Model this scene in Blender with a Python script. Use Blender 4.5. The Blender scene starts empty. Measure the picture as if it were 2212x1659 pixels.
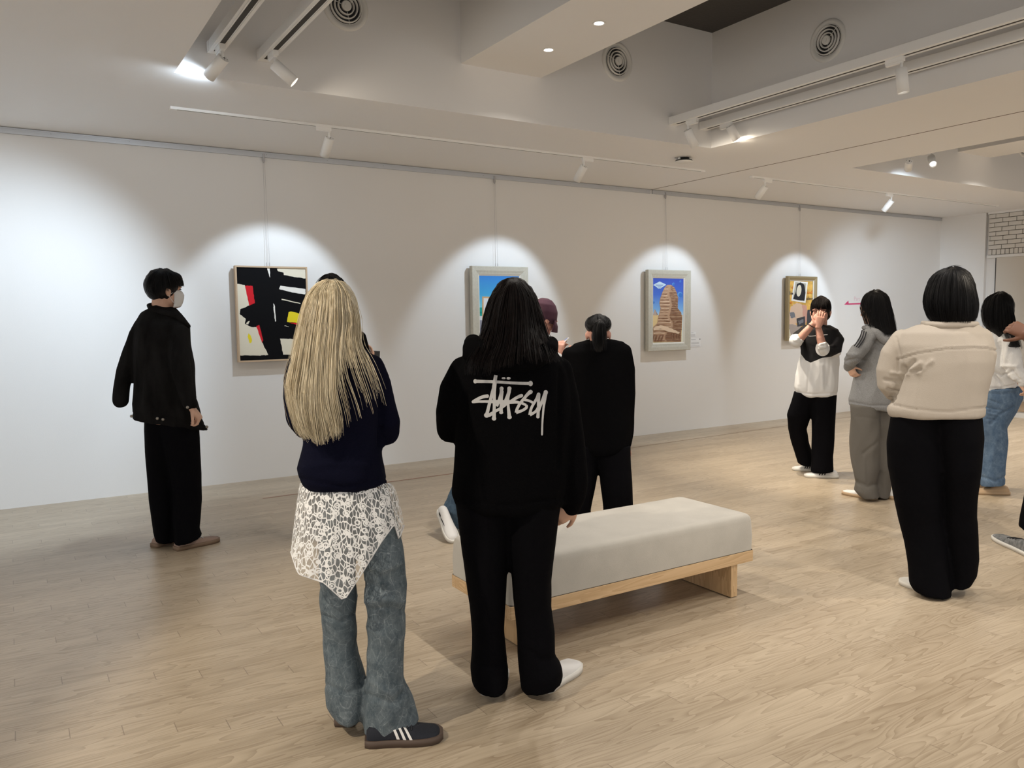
import bpy, bmesh, math, random
from mathutils import Vector, Matrix, noise
from mathutils.bvhtree import BVHTree
from mathutils.geometry import tessellate_polygon
R_ = random.Random(7)
SC = bpy.context.scene
COL = SC.collection
V = Vector
# ------------------------------------------------------------------ camera
F_PX, CX, CY = 1729.88, 1106.0, 829.5
RIGHT = V((0.847664946722194, -0.5303677958653651, -0.013196181545230317))
DOWN = V((-0.05462487722229136, -0.06250937628386546, -0.9965483935389449))
FWD = V((0.5277122898766996, 0.8454599807119889, -0.08195828284910324))
EYE = V((0, 0, 1.42))
cam = bpy.data.cameras.new('camera')
cam.sensor_width = 36; cam.lens = F_PX / 2212 * 36; cam.clip_start = .05
camo = bpy.data.objects.new('camera', cam); COL.objects.link(camo)
m = Matrix((RIGHT, -DOWN, -FWD)).transposed().to_4x4(); m.translation = EYE
camo.matrix_world = m; SC.camera = camo
# ------------------------------------------------------------------ world, exposure
w = bpy.data.worlds.new('world'); SC.world = w; w.use_nodes = True
w.node_tree.nodes['Background'].inputs[0].default_value = (1.0, .965, .92, 1)
w.node_tree.nodes['Background'].inputs[1].default_value = 1.2
SC.view_settings.view_transform = 'Standard'; SC.view_settings.look = 'None'
SC.view_settings.gamma = 1; SC.view_settings.use_curve_mapping = False
SC.view_settings.exposure = 0.07

def ray(px, py):
    return RIGHT * ((px - CX) / F_PX) + DOWN * ((py - CY) / F_PX) + FWD
def on_z(px, py, z=0.0):
    d = ray(px, py); return EYE + d * ((z - EYE.z) / d.z)
def on_y(px, py, y):
    d = ray(px, py); return EYE + d * (y / d.y)
def on_x(px, py, x):
    d = ray(px, py); return EYE + d * (x / d.x)
def proj(p):
    v = p - EYE; z = v.dot(FWD)
    return CX + F_PX * v.dot(RIGHT) / z, CY + F_PX * v.dot(DOWN) / z
# ------------------------------------------------------------------ materials
def newmat(name):
    m = bpy.data.materials.new(name); m.use_nodes = True
    nt = m.node_tree; return m, nt, nt.nodes['Principled BSDF']
def N(nt, t, **k):
    n = nt.nodes.new(t)
    for a, b in k.items():
        if a in n.inputs.keys(): n.inputs[a].default_value = b
        else: setattr(n, a, b)
    return n
def rgb(c): return (c[0], c[1], c[2], 1)
def mat(name, c, rough=.6, metal=0, bump=0, bscale=60, emit=None, estr=0, spec=.5, sheen=0, var=0, vscale=8, stretch=None):
    m, nt, b = newmat(name); L = nt.links.new
    b.inputs['Base Color'].default_value = rgb(c); b.inputs['Roughness'].default_value = rough
    b.inputs['Metallic'].default_value = metal; b.inputs['Specular IOR Level'].default_value = spec
    if sheen:
        b.inputs['Sheen Weight'].default_value = sheen
        b.inputs['Sheen Tint'].default_value = rgb([min(1, x * 3 + .02) for x in c])
    if emit: b.inputs['Emission Color'].default_value = rgb(emit); b.inputs['Emission Strength'].default_value = estr
    tc = N(nt, 'ShaderNodeTexCoord'); mp = N(nt, 'ShaderNodeMapping'); L(tc.outputs['Object'], mp.inputs[0])
    if stretch: mp.inputs['Scale'].default_value = stretch
    if bump:
        n = N(nt, 'ShaderNodeTexNoise', Scale=bscale, Detail=3.0); L(mp.outputs[0], n.inputs['Vector'])
        bp = N(nt, 'ShaderNodeBump', Strength=bump, Distance=.01); L(n.outputs['Fac'], bp.inputs['Height']); L(bp.outputs[0], b.inputs['Normal'])
    if var:
        n = N(nt, 'ShaderNodeTexNoise', Scale=vscale, Detail=4.0); L(mp.outputs[0], n.inputs['Vector'])
        r = N(nt, 'ShaderNodeValToRGB'); L(n.outputs['Fac'], r.inputs[0])
        r.color_ramp.elements[0].position = .3; r.color_ramp.elements[1].position = .7
        r.color_ramp.elements[0].color = rgb([x * (1 - var) for x in c]); r.color_ramp.elements[1].color = rgb([min(1, x * (1 + var)) for x in c])
        L(r.outputs[0], b.inputs['Base Color'])
    return m
def floor_mat():
    m, nt, b = newmat('oak laminate'); L = nt.links.new
    g = N(nt, 'ShaderNodeNewGeometry'); sp = N(nt, 'ShaderNodeSeparateXYZ'); L(g.outputs['Position'], sp.inputs[0])
    def M(op, a, bb=None, c=None):
        n = N(nt, 'ShaderNodeMath', operation=op)
        for i, x in enumerate((a, bb, c)):
            if x is None: continue
            if isinstance(x, (int, float)): n.inputs[i].default_value = x
            else: L(x, n.inputs[i])
        return n.outputs[0]
    yy = M('DIVIDE', M('SUBTRACT', sp.outputs['Y'], 3.140), .08145)
    row = M('FLOOR', yy); fy = M('FRACT', yy)
    xx = M('DIVIDE', M('ADD', M('ADD', sp.outputs['X'], .061), M('MULTIPLY', row, .16)), .96)
    fx = M('FRACT', xx); colm = M('FLOOR', xx)
    # broad boards of three strips: long seams are faint, end joints a little darker
    ey = M('ABSOLUTE', M('SUBTRACT', fy, .5)); ex = M('ABSOLUTE', M('SUBTRACT', fx, .5))
    seam = M('MAXIMUM', M('MULTIPLY', M('GREATER_THAN', ey, .488), .35), M('GREATER_THAN', ex, .4985))
    cv = N(nt, 'ShaderNodeCombineXYZ'); L(row, cv.inputs[0]); L(colm, cv.inputs[1])
    wn = N(nt, 'ShaderNodeTexWhiteNoise', noise_dimensions='3D'); L(cv.outputs[0], wn.inputs[0])
    # grain
    gv = N(nt, 'ShaderNodeCombineXYZ')
    L(M('ADD', M('MULTIPLY', sp.outputs['X'], 1.3), M('MULTIPLY', wn.outputs['Value'], 37.0)), gv.inputs[0])
    L(M('MULTIPLY', sp.outputs['Y'], 11.0), gv.inputs[1]); L(M('MULTIPLY', wn.outputs['Value'], 9.0), gv.inputs[2])
    n1 = N(nt, 'ShaderNodeTexNoise', Scale=1.0, Detail=2.0, Distortion=.4); L(gv.outputs[0], n1.inputs['Vector'])
    rings = M('FRACT', M('MULTIPLY', n1.outputs['Fac'], 13.0))
    rings = M('POWER', rings, 2.2)
    gv2 = N(nt, 'ShaderNodeCombineXYZ'); L(M('MULTIPLY', sp.outputs['X'], 3.0), gv2.inputs[0]); L(M('MULTIPLY', sp.outputs['Y'], 150.0), gv2.inputs[1])
    n2 = N(nt, 'ShaderNodeTexNoise', Scale=1.0, Detail=3.0); L(gv2.outputs[0], n2.inputs['Vector'])
    fac = M('ADD', M('MULTIPLY', rings, .42), M('ADD', M('MULTIPLY', n2.outputs['Fac'], .45), M('MULTIPLY', wn.outputs['Value'], .28)))
    cr = N(nt, 'ShaderNodeValToRGB'); L(fac, cr.inputs[0])
    cr.color_ramp.elements[0].position = .05; cr.color_ramp.elements[0].color = (.53, .447, .34, 1)
    cr.color_ramp.elements[1].position = .95; cr.color_ramp.elements[1].color = (.285, .222, .152, 1)
    mx = N(nt, 'ShaderNodeMix', data_type='RGBA'); L(M('MULTIPLY', seam, .55), mx.inputs['Factor']); L(cr.outputs[0], mx.inputs['A']); mx.inputs['B'].default_value = (.12, .085, .06, 1)
    L(mx.outputs['Result'], b.inputs['Base Color'])
    b.inputs['Roughness'].default_value = .36; b.inputs['Specular IOR Level'].default_value = .5
    bp = N(nt, 'ShaderNodeBump', Strength=.06, Distance=.002); L(M('SUBTRACT', n2.outputs['Fac'], seam), bp.inputs['Height']); L(bp.outputs[0], b.inputs['Normal'])
    return m
def wood_mat(name, c1, c2, axis='X', scale=1.0):
    m, nt, b = newmat(name); L = nt.links.new
    tc = N(nt, 'ShaderNodeTexCoord'); mp = N(nt, 'ShaderNodeMapping'); L(tc.outputs['Object'], mp.inputs[0])
    s = {'X': (1.2, 14, 14), 'Z': (14, 14, 1.2), 'Y': (14, 1.2, 14)}[axis]
    mp.inputs['Scale'].default_value = [x * scale for x in s]
    n = N(nt, 'ShaderNodeTexNoise', Scale=1.0, Detail=3.0, Distortion=.6); L(mp.outputs[0], n.inputs['Vector'])
    mu = N(nt, 'ShaderNodeMath', operation='MULTIPLY'); L(n.outputs['Fac'], mu.inputs[0]); mu.inputs[1].default_value = 9
    fr = N(nt, 'ShaderNodeMath', operation='FRACT'); L(mu.outputs[0], fr.inputs[0])
    r = N(nt, 'ShaderNodeValToRGB'); L(fr.outputs[0], r.inputs[0]); r.color_ramp.elements[0].color = rgb(c1); r.color_ramp.elements[1].color = rgb(c2)
    L(r.outputs[0], b.inputs['Base Color']); b.inputs['Roughness'].default_value = .5
    return m
def denim(name, c, c2, crack=.5, scale=9):
    m, nt, b = newmat(name); L = nt.links.new
    tc = N(nt, 'ShaderNodeTexCoord'); mp = N(nt, 'ShaderNodeMapping'); L(tc.outputs['Object'], mp.inputs[0]); mp.inputs['Scale'].default_value = (1, 1, .75)
    d = N(nt, 'ShaderNodeTexNoise', Scale=5.0, Detail=2.0); L(mp.outputs[0], d.inputs['Vector'])
    ad = N(nt, 'ShaderNodeVectorMath', operation='MULTIPLY_ADD'); L(d.outputs['Color'], ad.inputs[0]); ad.inputs[1].default_value = (.16, .16, .16); L(mp.outputs[0], ad.inputs[2])
    outs = []
    for sc in (scale, scale * 2.3):
        v = N(nt, 'ShaderNodeTexVoronoi', feature='DISTANCE_TO_EDGE', Scale=sc); L(ad.outputs[0], v.inputs['Vector'])
        r = N(nt, 'ShaderNodeMapRange'); L(v.outputs['Distance'], r.inputs[0]); r.inputs[1].default_value = 0; r.inputs[2].default_value = .022; r.inputs[3].default_value = 1; r.inputs[4].default_value = 0
        outs.append(r.outputs[0])
    mxx = N(nt, 'ShaderNodeMath', operation='MAXIMUM'); L(outs[0], mxx.inputs[0]); L(outs[1], mxx.inputs[1])
    nn = N(nt, 'ShaderNodeTexNoise', Scale=26.0, Detail=8.0, Roughness=.78); L(mp.outputs[0], nn.inputs['Vector'])
    mr = N(nt, 'ShaderNodeMapRange'); L(nn.outputs['Fac'], mr.inputs[0]); mr.inputs[1].default_value = .35; mr.inputs[2].default_value = .7
    mu = N(nt, 'ShaderNodeMath', operation='MULTIPLY'); L(mxx.outputs[0], mu.inputs[0]); L(mr.outputs[0], mu.inputs[1])
    sm = N(nt, 'ShaderNodeMath', operation='MULTIPLY_ADD'); L(mu.outputs[0], sm.inputs[0]); sm.inputs[1].default_value = crack
    m3 = N(nt, 'ShaderNodeMath', operation='MULTIPLY'); L(mr.outputs[0], m3.inputs[0]); m3.inputs[1].default_value = .42; L(m3.outputs[0], sm.inputs[2])
    mx = N(nt, 'ShaderNodeMix', data_type='RGBA'); L(sm.outputs[0], mx.inputs['Factor']); mx.inputs['A'].default_value = rgb(c); mx.inputs['B'].default_value = rgb(c2)
    L(mx.outputs['Result'], b.inputs['Base Color']); b.inputs['Roughness'].default_value = .9; b.inputs['Specular IOR Level'].default_value = .2
    tw = N(nt, 'ShaderNodeTexNoise', Scale=220.0); L(tc.outputs['Object'], tw.inputs['Vector'])
    bp = N(nt, 'ShaderNodeBump', Strength=.25, Distance=.003); L(tw.outputs['Fac'], bp.inputs['Height']); L(bp.outputs[0], b.inputs['Normal'])
    return m
def hair_mat(name, c1, c2, rough=.42, scale=90, spec=.5):
    m, nt, b = newmat(name); L = nt.links.new
    tc = N(nt, 'ShaderNodeTexCoord'); mp = N(nt, 'ShaderNodeMapping'); L(tc.outputs['Object'], mp.inputs[0]); mp.inputs['Scale'].default_value = (1, 1, .06)
    n = N(nt, 'ShaderNodeTexNoise', Scale=scale, Detail=4.0, Distortion=.5); L(mp.outputs[0], n.inputs['Vector'])
    r = N(nt, 'ShaderNodeValToRGB'); L(n.outputs['Fac'], r.inputs[0]); r.color_ramp.elements[0].position = .3; r.color_ramp.elements[1].position = .7
    r.color_ramp.elements[0].color = rgb(c1); r.color_ramp.elements[1].color = rgb(c2)
    L(r.outputs[0], b.inputs['Base Color']); b.inputs['Roughness'].default_value = rough; b.inputs['Specular IOR Level'].default_value = spec
    bp = N(nt, 'ShaderNodeBump', Strength=.5, Distance=.004); L(n.outputs['Fac'], bp.inputs['Height']); L(bp.outputs[0], b.inputs['Normal'])
    return m
def zone_mat(name, c1, c2, rough=.8):
    m, nt, b = newmat(name); L = nt.links.new
    a = N(nt, 'ShaderNodeAttribute', attribute_name='zone'); g = N(nt, 'ShaderNodeMath', operation='GREATER_THAN'); L(a.outputs['Fac'], g.inputs[0]); g.inputs[1].default_value = 0
    mx = N(nt, 'ShaderNodeMix', data_type='RGBA'); L(g.outputs[0], mx.inputs['Factor']); mx.inputs['A'].default_value = rgb(c1); mx.inputs['B'].default_value = rgb(c2)
    L(mx.outputs['Result'], b.inputs['Base Color']); b.inputs['Roughness'].default_value = rough; b.inputs['Specular IOR Level'].default_value = .12
    return m
def lace_mat():
    m, nt, b = newmat('white lace'); L = nt.links.new
    uv = N(nt, 'ShaderNodeUVMap', uv_map='UVMap')
    def M(op, a, bb=None):
        n = N(nt, 'ShaderNodeMath', operation=op)
        for i, x in enumerate((a, bb)):
            if x is None: continue
            if isinstance(x, (int, float)): n.inputs[i].default_value = x
            else: L(x, n.inputs[i])
        return n.outputs[0]
    v = N(nt, 'ShaderNodeTexVoronoi', feature='F1', Scale=31.0, Randomness=.6); L(uv.outputs[0], v.inputs['Vector'])
    d = v.outputs['Distance']
    flower = M('MULTIPLY', M('LESS_THAN', d, .40), M('GREATER_THAN', M('ABSOLUTE', M('SUBTRACT', d, .24)), .035))
    mp = N(nt, 'ShaderNodeMapping'); L(uv.outputs[0], mp.inputs[0]); mp.inputs['Rotation'].default_value = (0, 0, .75); mp.inputs['Scale'].default_value = (1.0, .42, 1)
    e = N(nt, 'ShaderNodeTexVoronoi', feature='DISTANCE_TO_EDGE', Scale=84.0); L(mp.outputs[0], e.inputs['Vector'])
    vine = M('LESS_THAN', e.outputs['Distance'], .078)
    e2 = N(nt, 'ShaderNodeTexVoronoi', feature='DISTANCE_TO_EDGE', Scale=27.0, Randomness=.75); L(uv.outputs[0], e2.inputs['Vector'])
    net = M('MULTIPLY', M('GREATER_THAN', e2.outputs['Distance'], -1), .16)
    al = M('MAXIMUM', M('MAXIMUM', flower, vine), net)
    L(al, b.inputs['Alpha']); b.inputs['Base Color'].default_value = (.86, .87, .88, 1); b.inputs['Roughness'].default_value = .85
    return m
def grad_mat(name, stops, z0, z1, rough=.5):
    m, nt, b = newmat(name); L = nt.links.new
    tc = N(nt, 'ShaderNodeTexCoord'); sp = N(nt, 'ShaderNodeSeparateXYZ'); L(tc.outputs['Object'], sp.inputs[0])
    mr = N(nt, 'ShaderNodeMapRange'); L(sp.outputs['Z'], mr.inputs[0]); mr.inputs[1].default_value = z0; mr.inputs[2].default_value = z1
    r = N(nt, 'ShaderNodeValToRGB'); L(mr.outputs[0], r.inputs[0])
    els = r.color_ramp.elements
    els[0].position = stops[0][0]; els[0].color = rgb(stops[0][1]); els[1].position = stops[-1][0]; els[1].color = rgb(stops[-1][1])
    for p, c in stops[1:-1]: e = els.new(p); e.color = rgb(c)
    L(r.outputs[0], b.inputs['Base Color']); b.inputs['Roughness'].default_value = rough
    return m
MT = {}
def mm(k, *a, **kw):
    if k not in MT: MT[k] = mat(k, *a, **kw)
    return MT[k]
paint = mat('white wall paint', (.76, .75, .735), .75, bump=.04, bscale=140)
ceilp = mat('ceiling paint', (.82, .81, .80), .6)
dark_top = mat('dark recess top', (.075, .07, .068), .95, bump=.6, bscale=40)
white_metal = mat('white metal', (.86, .855, .84), .4)
white_plastic = mat('white plastic', (.75, .74, .71), .5)
black_plastic = mat('black plastic', (.012, .012, .013), .5)
slot_dark = mat('dark slot', (.05, .045, .04), .8)
alu = mat('aluminium', (.55, .57, .6), .4, metal=.6)
alu_dark = mat('aluminium edge', (.33, .34, .35), .5, metal=.3)
steel = mat('steel', (.5, .5, .52), .3, metal=.9)
lens_on = mat('lit lens', (1, 1, 1), .5, emit=(1, .97, .92), estr=14)
SKIN = mat('skin', (.60, .37, .27), .55, var=.08, vscale=30)
SKIN_P = mat('pink skin', (.50, .26, .20), .55, var=.1, vscale=30)
SKIN_D = mat('brown skin', (.17, .075, .045), .5)
BLK = mat('black knit', (.0030, .0030, .0036), .95, bump=.3, bscale=300, spec=.03)
BLK_DENIM = mat('black denim', (.0110, .0108, .0112), .9, bump=.4, bscale=260, spec=.06, var=.45, vscale=14, stretch=(1, 1, .35))
BLK_TRS = mat('black trousers', (.0036, .0036, .0048), .9, bump=.2, bscale=300, spec=.04)
NAVY = mat('navy knit', (.0045, .005, .014), .92, bump=.3, bscale=260, spec=.05)
BEIGE = mat('beige cotton twill', (.43, .385, .335), .88, bump=.12, bscale=260, spec=.2)
GREYH = mat('grey marl fleece', (.235, .24, .25), .95, var=.16, vscale=160, spec=.15)
GREYP = mat('grey cotton', (.125, .117, .107), .9, bump=.2, bscale=200, spec=.15)
WHT = mat('white fleece', (.74, .75, .77), .95, bump=.3, bscale=160, spec=.2)
WHT_NYLON = mat('white nylon', (.66, .67, .69), .7, bump=.2, bscale=60)
HAIR_B = hair_mat('black hair', (.003, .003, .004), (.008, .0078, .009), .44, spec=.22)
HAIR_R = hair_mat('dark brown hair', (.003, .0025, .003), (.009, .0055, .0055), .52, spec=.14)
HAIR_Y = hair_mat('blonde hair', (.52, .425, .27), (.86, .78, .60), .40)
# ------------------------------------------------------------------ object helpers
def tagp(o, label=None, cat=None, group=None, kind=None):
    if label: o['label'] = label
    if cat: o['category'] = cat
    if group: o['group'] = group
    if kind: o['kind'] = kind
    return o
def obj(name, data, m=None, parent=None, loc=None):
    if isinstance(data, bmesh.types.BMesh):
        me = bpy.data.meshes.new(name); bmesh.ops.recalc_face_normals(data, faces=data.faces); data.to_mesh(me); data.free()
    else: me = data
    me.name = name
    if m is not None:
        for x in (m if isinstance(m, (list, tuple)) else [m]): me.materials.append(x)
    o = bpy.data.objects.new(name, me); COL.objects.link(o)
    if parent: o.parent = parent
    if loc is not None: o.location = loc
    return o
def empty(name, loc, label, cat, group=None):
    o = bpy.data.objects.new(name, None); COL.objects.link(o); o.location = loc; o.empty_display_size = .1
    return tagp(o, label, cat, group)
def structure(name, bm, m):
    o = obj(name, bm, m); o['kind'] = 'structure'; return o
def smooth(me):
    me.polygons.foreach_set('use_smooth', [True] * len(me.polygons)); return me
def box(bm, x0, x1, y0, y1, z0, z1, bev=0, mi=0):
    r = bmesh.ops.create_cube(bm, size=1, matrix=Matrix.Translation(((x0 + x1) / 2, (y0 + y1) / 2, (z0 + z1) / 2)) @ Matrix.Diagonal((x1 - x0, y1 - y0, z1 - z0, 1)))
    fs = set(f for v in r['verts'] for f in v.link_faces)
    for f in fs: f.material_index = mi
    if bev: bmesh.ops.bevel(bm, geom=list(set(e for v in r['verts'] for e in v.link_edges)), offset=bev, segments=3, affect='EDGES', profile=.5)
    return bm
def quad(bm, a, b, c, d, mi=0):
    f = bm.faces.new([bm.verts.new(p) for p in (a, b, c, d)]); f.material_index = mi; return f
def loft(bm, rings, cap=True, mi=0, smoothf=True):
    """rings: list of lists of points, equal counts"""
    vs = [[bm.verts.new(p) for p in r] for r in rings]; n = len(vs[0])
    for a, b in zip(vs, vs[1:]):
        for i in range(n):
            f = bm.faces.new((a[i], a[(i + 1) % n], b[(i + 1) % n], b[i])); f.smooth = smoothf; f.material_index = mi
    if cap:
        for r in (vs[0][::-1], vs[-1]):
            f = bm.faces.new(r); f.material_index = mi
    return vs
def ell_ring(c, a, b, n=20, e=2.0):
    out = []
    for i in range(n):
        t = 2 * math.pi * i / n; ct, st = math.cos(t), math.sin(t)
        out.append(c + a * (math.copysign(abs(ct) ** (2 / e), ct)) + b * (math.copysign(abs(st) ** (2 / e), st)))
    return out
def frame(t):
    t = t.normalized(); u = V((0, 0, 1)) if abs(t.z) < .9 else V((1, 0, 0))
    a = t.cross(u).normalized(); return a, t.cross(a).normalized()
def tube(bm, pts, radii, n=10, mi=0, flat=None):
    """round tube along points, rounded ends; flat=(dir, k) squashes it along dir"""
    rings = []; P = [V(p) for p in pts]
    if isinstance(radii, (int, float)): radii = [radii] * len(P)
    a0 = None
    for i, p in enumerate(P):
        t = (P[min(i + 1, len(P) - 1)] - P[max(i - 1, 0)]).normalized()
        if a0 is None: a, b = frame(t)
        else:
            a = (a0 - t * a0.dot(t)).normalized(); b = t.cross(a).normalized()
        a0 = a
        r = radii[i]
        if i == 0 or i == len(P) - 1:
            s = -1 if i == 0 else 1
            if i == 0:
                for q, k in ((1, .15), (.8, .62), (.42, .9)): rings.append(ell_ring(p - t * r * q * .9, a * r * k, b * r * k, n))
                rings.append(ell_ring(p, a * r, b * r, n))
            else:
                rings.append(ell_ring(p, a * r, b * r, n))
                for q, k in ((.42, .9), (.8, .62), (1, .15)): rings.append(ell_ring(p + t * r * q * .9, a * r * k, b * r * k, n))
        else: rings.append(ell_ring(p, a * r, b * r, n))
    loft(bm, rings, mi=mi)
def ellipsoid(bm, c, ax, n=16, mi=0):
    """ax = three vectors"""
    rings = []
    for j in range(1, n):
        ph = math.pi * j / n
        rings.append(ell_ring(c + ax[2] * math.cos(ph), ax[0] * math.sin(ph), ax[1] * math.sin(ph), n + 4))
    loft(bm, rings, mi=mi)
def cyl(bm, c, d, r, L, n=24, mi=0, r2=None):
    a, b = frame(V(d)); d = V(d).normalized(); c = V(c); r2 = r if r2 is None else r2
    loft(bm, [ell_ring(c, a * r, b * r, n), ell_ring(c + d * L, a * r2, b * r2, n)], mi=mi)
def remeshed(bm, vox=.009, it=4, disp=None, name='tmp'):
    me = bpy.data.meshes.new(name); bmesh.ops.recalc_face_normals(bm, faces=bm.faces); bm.to_mesh(me); bm.free()
    o = bpy.data.objects.new(name, me); COL.objects.link(o)
    r = o.modifiers.new('r', 'REMESH'); r.mode = 'VOXEL'; r.voxel_size = vox; r.adaptivity = 0
    if it: s = o.modifiers.new('s', 'SMOOTH'); s.iterations = it; s.factor = .5
    dg = bpy.context.evaluated_depsgraph_get(); dg.update()
    out = bpy.data.meshes.new_from_object(o.evaluated_get(dg))
    bpy.data.objects.remove(o); bpy.data.meshes.remove(me)
    if disp:
        ns = [v.normal.copy() for v in out.vertices]
        for v, nn in zip(out.vertices, ns): v.co = v.co + nn * disp(v.co.copy(), nn)
    smooth(out); return out
# ------------------------------------------------------------------ person frame
class Person:
    def __init__(s, px, py, label, xy=None):
        s.o = on_z(px, py) if xy is None else V((xy[0], xy[1], 0))
        s.d = V((s.o.x, s.o.y, 0)).normalized(); s.r = V((s.d.y, -s.d.x, 0)); s.up = V((0, 0, 1))
        s.root = empty('person', s.o, label, 'person')
    def pt(s, px, py, off=0.0):
        q = ray(px, py); t = ((s.o - EYE).dot(s.d) + off) / q.dot(s.d); return EYE + q * t - s.o
    def px(s, co): return proj(co + s.o)
    def crown(s, px, py, off=0.0, k=1.0, hair=.014): return s.pt(px, py, off) - s.up * (.118 * k + hair)
    def rings(s, rows, shrink=0.0, n=28, e=2.2):
        out = []
        for row in rows:
            xl, yl, xr, yr, th = row[:5]; off = row[5] if len(row) > 5 else 0
            a, b = s.pt(xl, yl, off), s.pt(xr, yr, off)
            h = (b - a) / 2; L = h.length; k = 1 - shrink
            out.append(ell_ring((a + b) / 2, h * k, s.d * (th / 2 * k), n, e))
        return out
    def hemmed(s, rows, k=.62):
        rows = [list(r) for r in rows]; r = rows[-1]; z = s.pt((r[0] + r[2]) / 2, (r[1] + r[3]) / 2).z; Dn = (s.o - EYE).dot(s.d)
        drop = F_PX * (EYE.z - z) * (r[4] / 2) / (Dn * Dn) * k
        lim = min(r[1], r[3]) - drop
        out = [q for q in rows[:-1] if max(q[1], q[3]) < lim - 2]
        r[1] -= drop; r[3] -= drop; return out + [r]
    def loft(s, bm, rows, shrink=0.0, e=2.2): loft(bm, s.rings(rows, shrink, e=e))
    def limb(s, bm, rows, k=1.0, e=2.0):
        """rows: px,py,hw_px,off[,thick ratio] : round limb"""
        P = [s.pt(r[0], r[1], r[3]) for r in rows]; rr = [(s.pt(r[0] + r[2], r[1], r[3]) - p).length * k for r, p in zip(rows, P)]
        tube(bm, P, rr, 18)
    def garment(s, name, m, lofts=(), limbs=(), vox=.009, it=4, wr=.004, seed=0, creases=(), ws=9, e=2.2, extra=None, st=(1, 1, .45), zone=None, label=None):
        bm = bmesh.new()
        if name in ('trousers', 'jeans'): lofts = [s.hemmed(l) for l in lofts]
        for l in lofts: s.loft(bm, l, e=e)
        for l in limbs: s.limb(bm, l)
        if extra: extra(bm)
        cr = [(c[0], c[1], c[2]) for c in creases]
        def disp(co, nn):
            q = V((co.x * st[0], co.y * st[1], co.z * st[2])) * ws + V((seed * 7.3, 0, 0))
            w = noise.noise(q); w2 = noise.noise(q * 2.3 + V((3, 1, 9)))
            dd = wr * (1.2 * (1 - 2 * abs(w)) + .5 * w2 - .6)
            if cr and nn.dot(s.d) < .25:
                x, y = s.px(co)
                for pl, dep, wd in cr:
                    best = 1e9
                    for (x0, y0), (x1, y1) in zip(pl, pl[1:]):
                        vx, vy = x1 - x0, y1 - y0; t = max(0, min(1, ((x - x0) * vx + (y - y0) * vy) / (vx * vx + vy * vy)))
                        best = min(best, (x - x0 - vx * t) ** 2 + (y - y0 - vy * t) ** 2)
                    if best < wd * wd * 6: dd += dep * math.exp(-best / (wd * wd))
            return dd
        me = remeshed(bm, vox, it, disp)
        if zone:
            at = me.attributes.new('zone', 'FLOAT', 'POINT')
            for i, v in enumerate(me.vertices):
                at.data[i].value = zone(v.co, *s.px(v.co))
        o = obj(name, me, m, s.root)
        if label: o['label'] = label
        return o
    def body(s, skin, lofts=(), limbs=(), head=None, hands=(), vox=.0065, skin_limbs=(), shrink=.2):
        bm = bmesh.new()
        for l in lofts: s.loft(bm, l, shrink=shrink)
        for l in limbs: s.limb(bm, l, k=.62)
        for l in skin_limbs: s.limb(bm, l)
        if head: head_mesh(bm, *head)
        for h in hands: hand_mesh(bm, *h[:-1], **h[-1])
        o = obj('body', remeshed(bm, vox, 2), skin, s.root); return o
    def strands(s, name, m, guides, n, r=.0012, jit=.006, seed=1, clump=0, sides=3, steps=12, endcut=.25, base=None, curl=0, push=.008, surf=None):
        rnd = random.Random(seed); bm = bmesh.new() if base is None else base
        G = [[s.pt(*p) for p in g] for g in guides]
        def ev(g, t):
            x = t * (len(g) - 1); i = min(int(x), len(g) - 2); f = x - i
            p0 = g[max(i - 1, 0)]; p1 = g[i]; p2 = g[i + 1]; p3 = g[min(i + 2, len(g) - 1)]
            return .5 * ((2 * p1) + (p2 - p0) * f + (2 * p0 - 5 * p1 + 4 * p2 - p3) * f * f + (3 * p1 - p0 - 3 * p2 + p3) * f ** 3)
        G = [[g[0], g[0].lerp(g[1], .3) - s.d * (.35 * abs((g[1] - g[0]).dot(s.d)))] + g[1:] for g in G]
        for k in range(n):
            u = rnd.random() * (len(G) - 1)
            if clump: 
                c = round(u * clump) / clump; u = u + (c - u) * .55
            i = min(int(u), len(G) - 2); f = u - i
            end = 1 - rnd.random() ** 2 * endcut - .2 * abs(noise.noise(V((u * 5.1, seed, 2.2))))
            j = V((rnd.gauss(0, 1), rnd.gauss(0, 1), 0)) * jit; ph = rnd.random() * 6; lift = rnd.random() * .006
            pts = []
            for q in range(steps + 1):
                t = q / steps * end; p = ev(G[i], t).lerp(ev(G[i + 1], t), f)
                if clump and t > .3:
                    c = min(len(G) - 1.001, max(0, round(u * clump) / clump)); ci = min(int(c), len(G) - 2); cf = c - ci
                    pc = ev(G[ci], t).lerp(ev(G[ci + 1], t), cf); p = p.lerp(pc, (t - .3) * .6)
                wv = noise.noise(V((u * 2.2, t * 3 + seed, 0)))
                p = p + j * (.25 + t) + s.d * (-lift - push * min(1, t * 7) + jit * wv * 2) + s.r * (.006 * wv * t * (1 if clump else .3)) + s.r * (curl * math.sin(t * 5 + ph) * t)
                if surf:
                    h, nn, _, _ = surf.find_nearest(p)
                    if h is not None and (p - h).dot(nn) < .003: p = h + nn * (.0025 + lift * .6)
                pts.append(p)
            rings = []; a0 = None
            for q, p in enumerate(pts):
                t = (pts[min(q + 1, steps)] - pts[max(q - 1, 0)])
                t = t.normalized() if t.length > 1e-7 else V((0, 0, -1))
                if a0 is None: a0 = frame(t)[0]
                a = a0 - t * a0.dot(t); a = a.normalized() if a.length > 1e-4 else frame(t)[0]
                b = t.cross(a); a0 = a
                rr = r * (1 - .75 * (q / steps) ** 2)
                rings.append([p + (a * math.cos(6.283 * z / sides) + b * math.sin(6.283 * z / sides)) * rr for z in range(sides)])
            loft(bm, rings, cap=False)
        return bm
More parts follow.
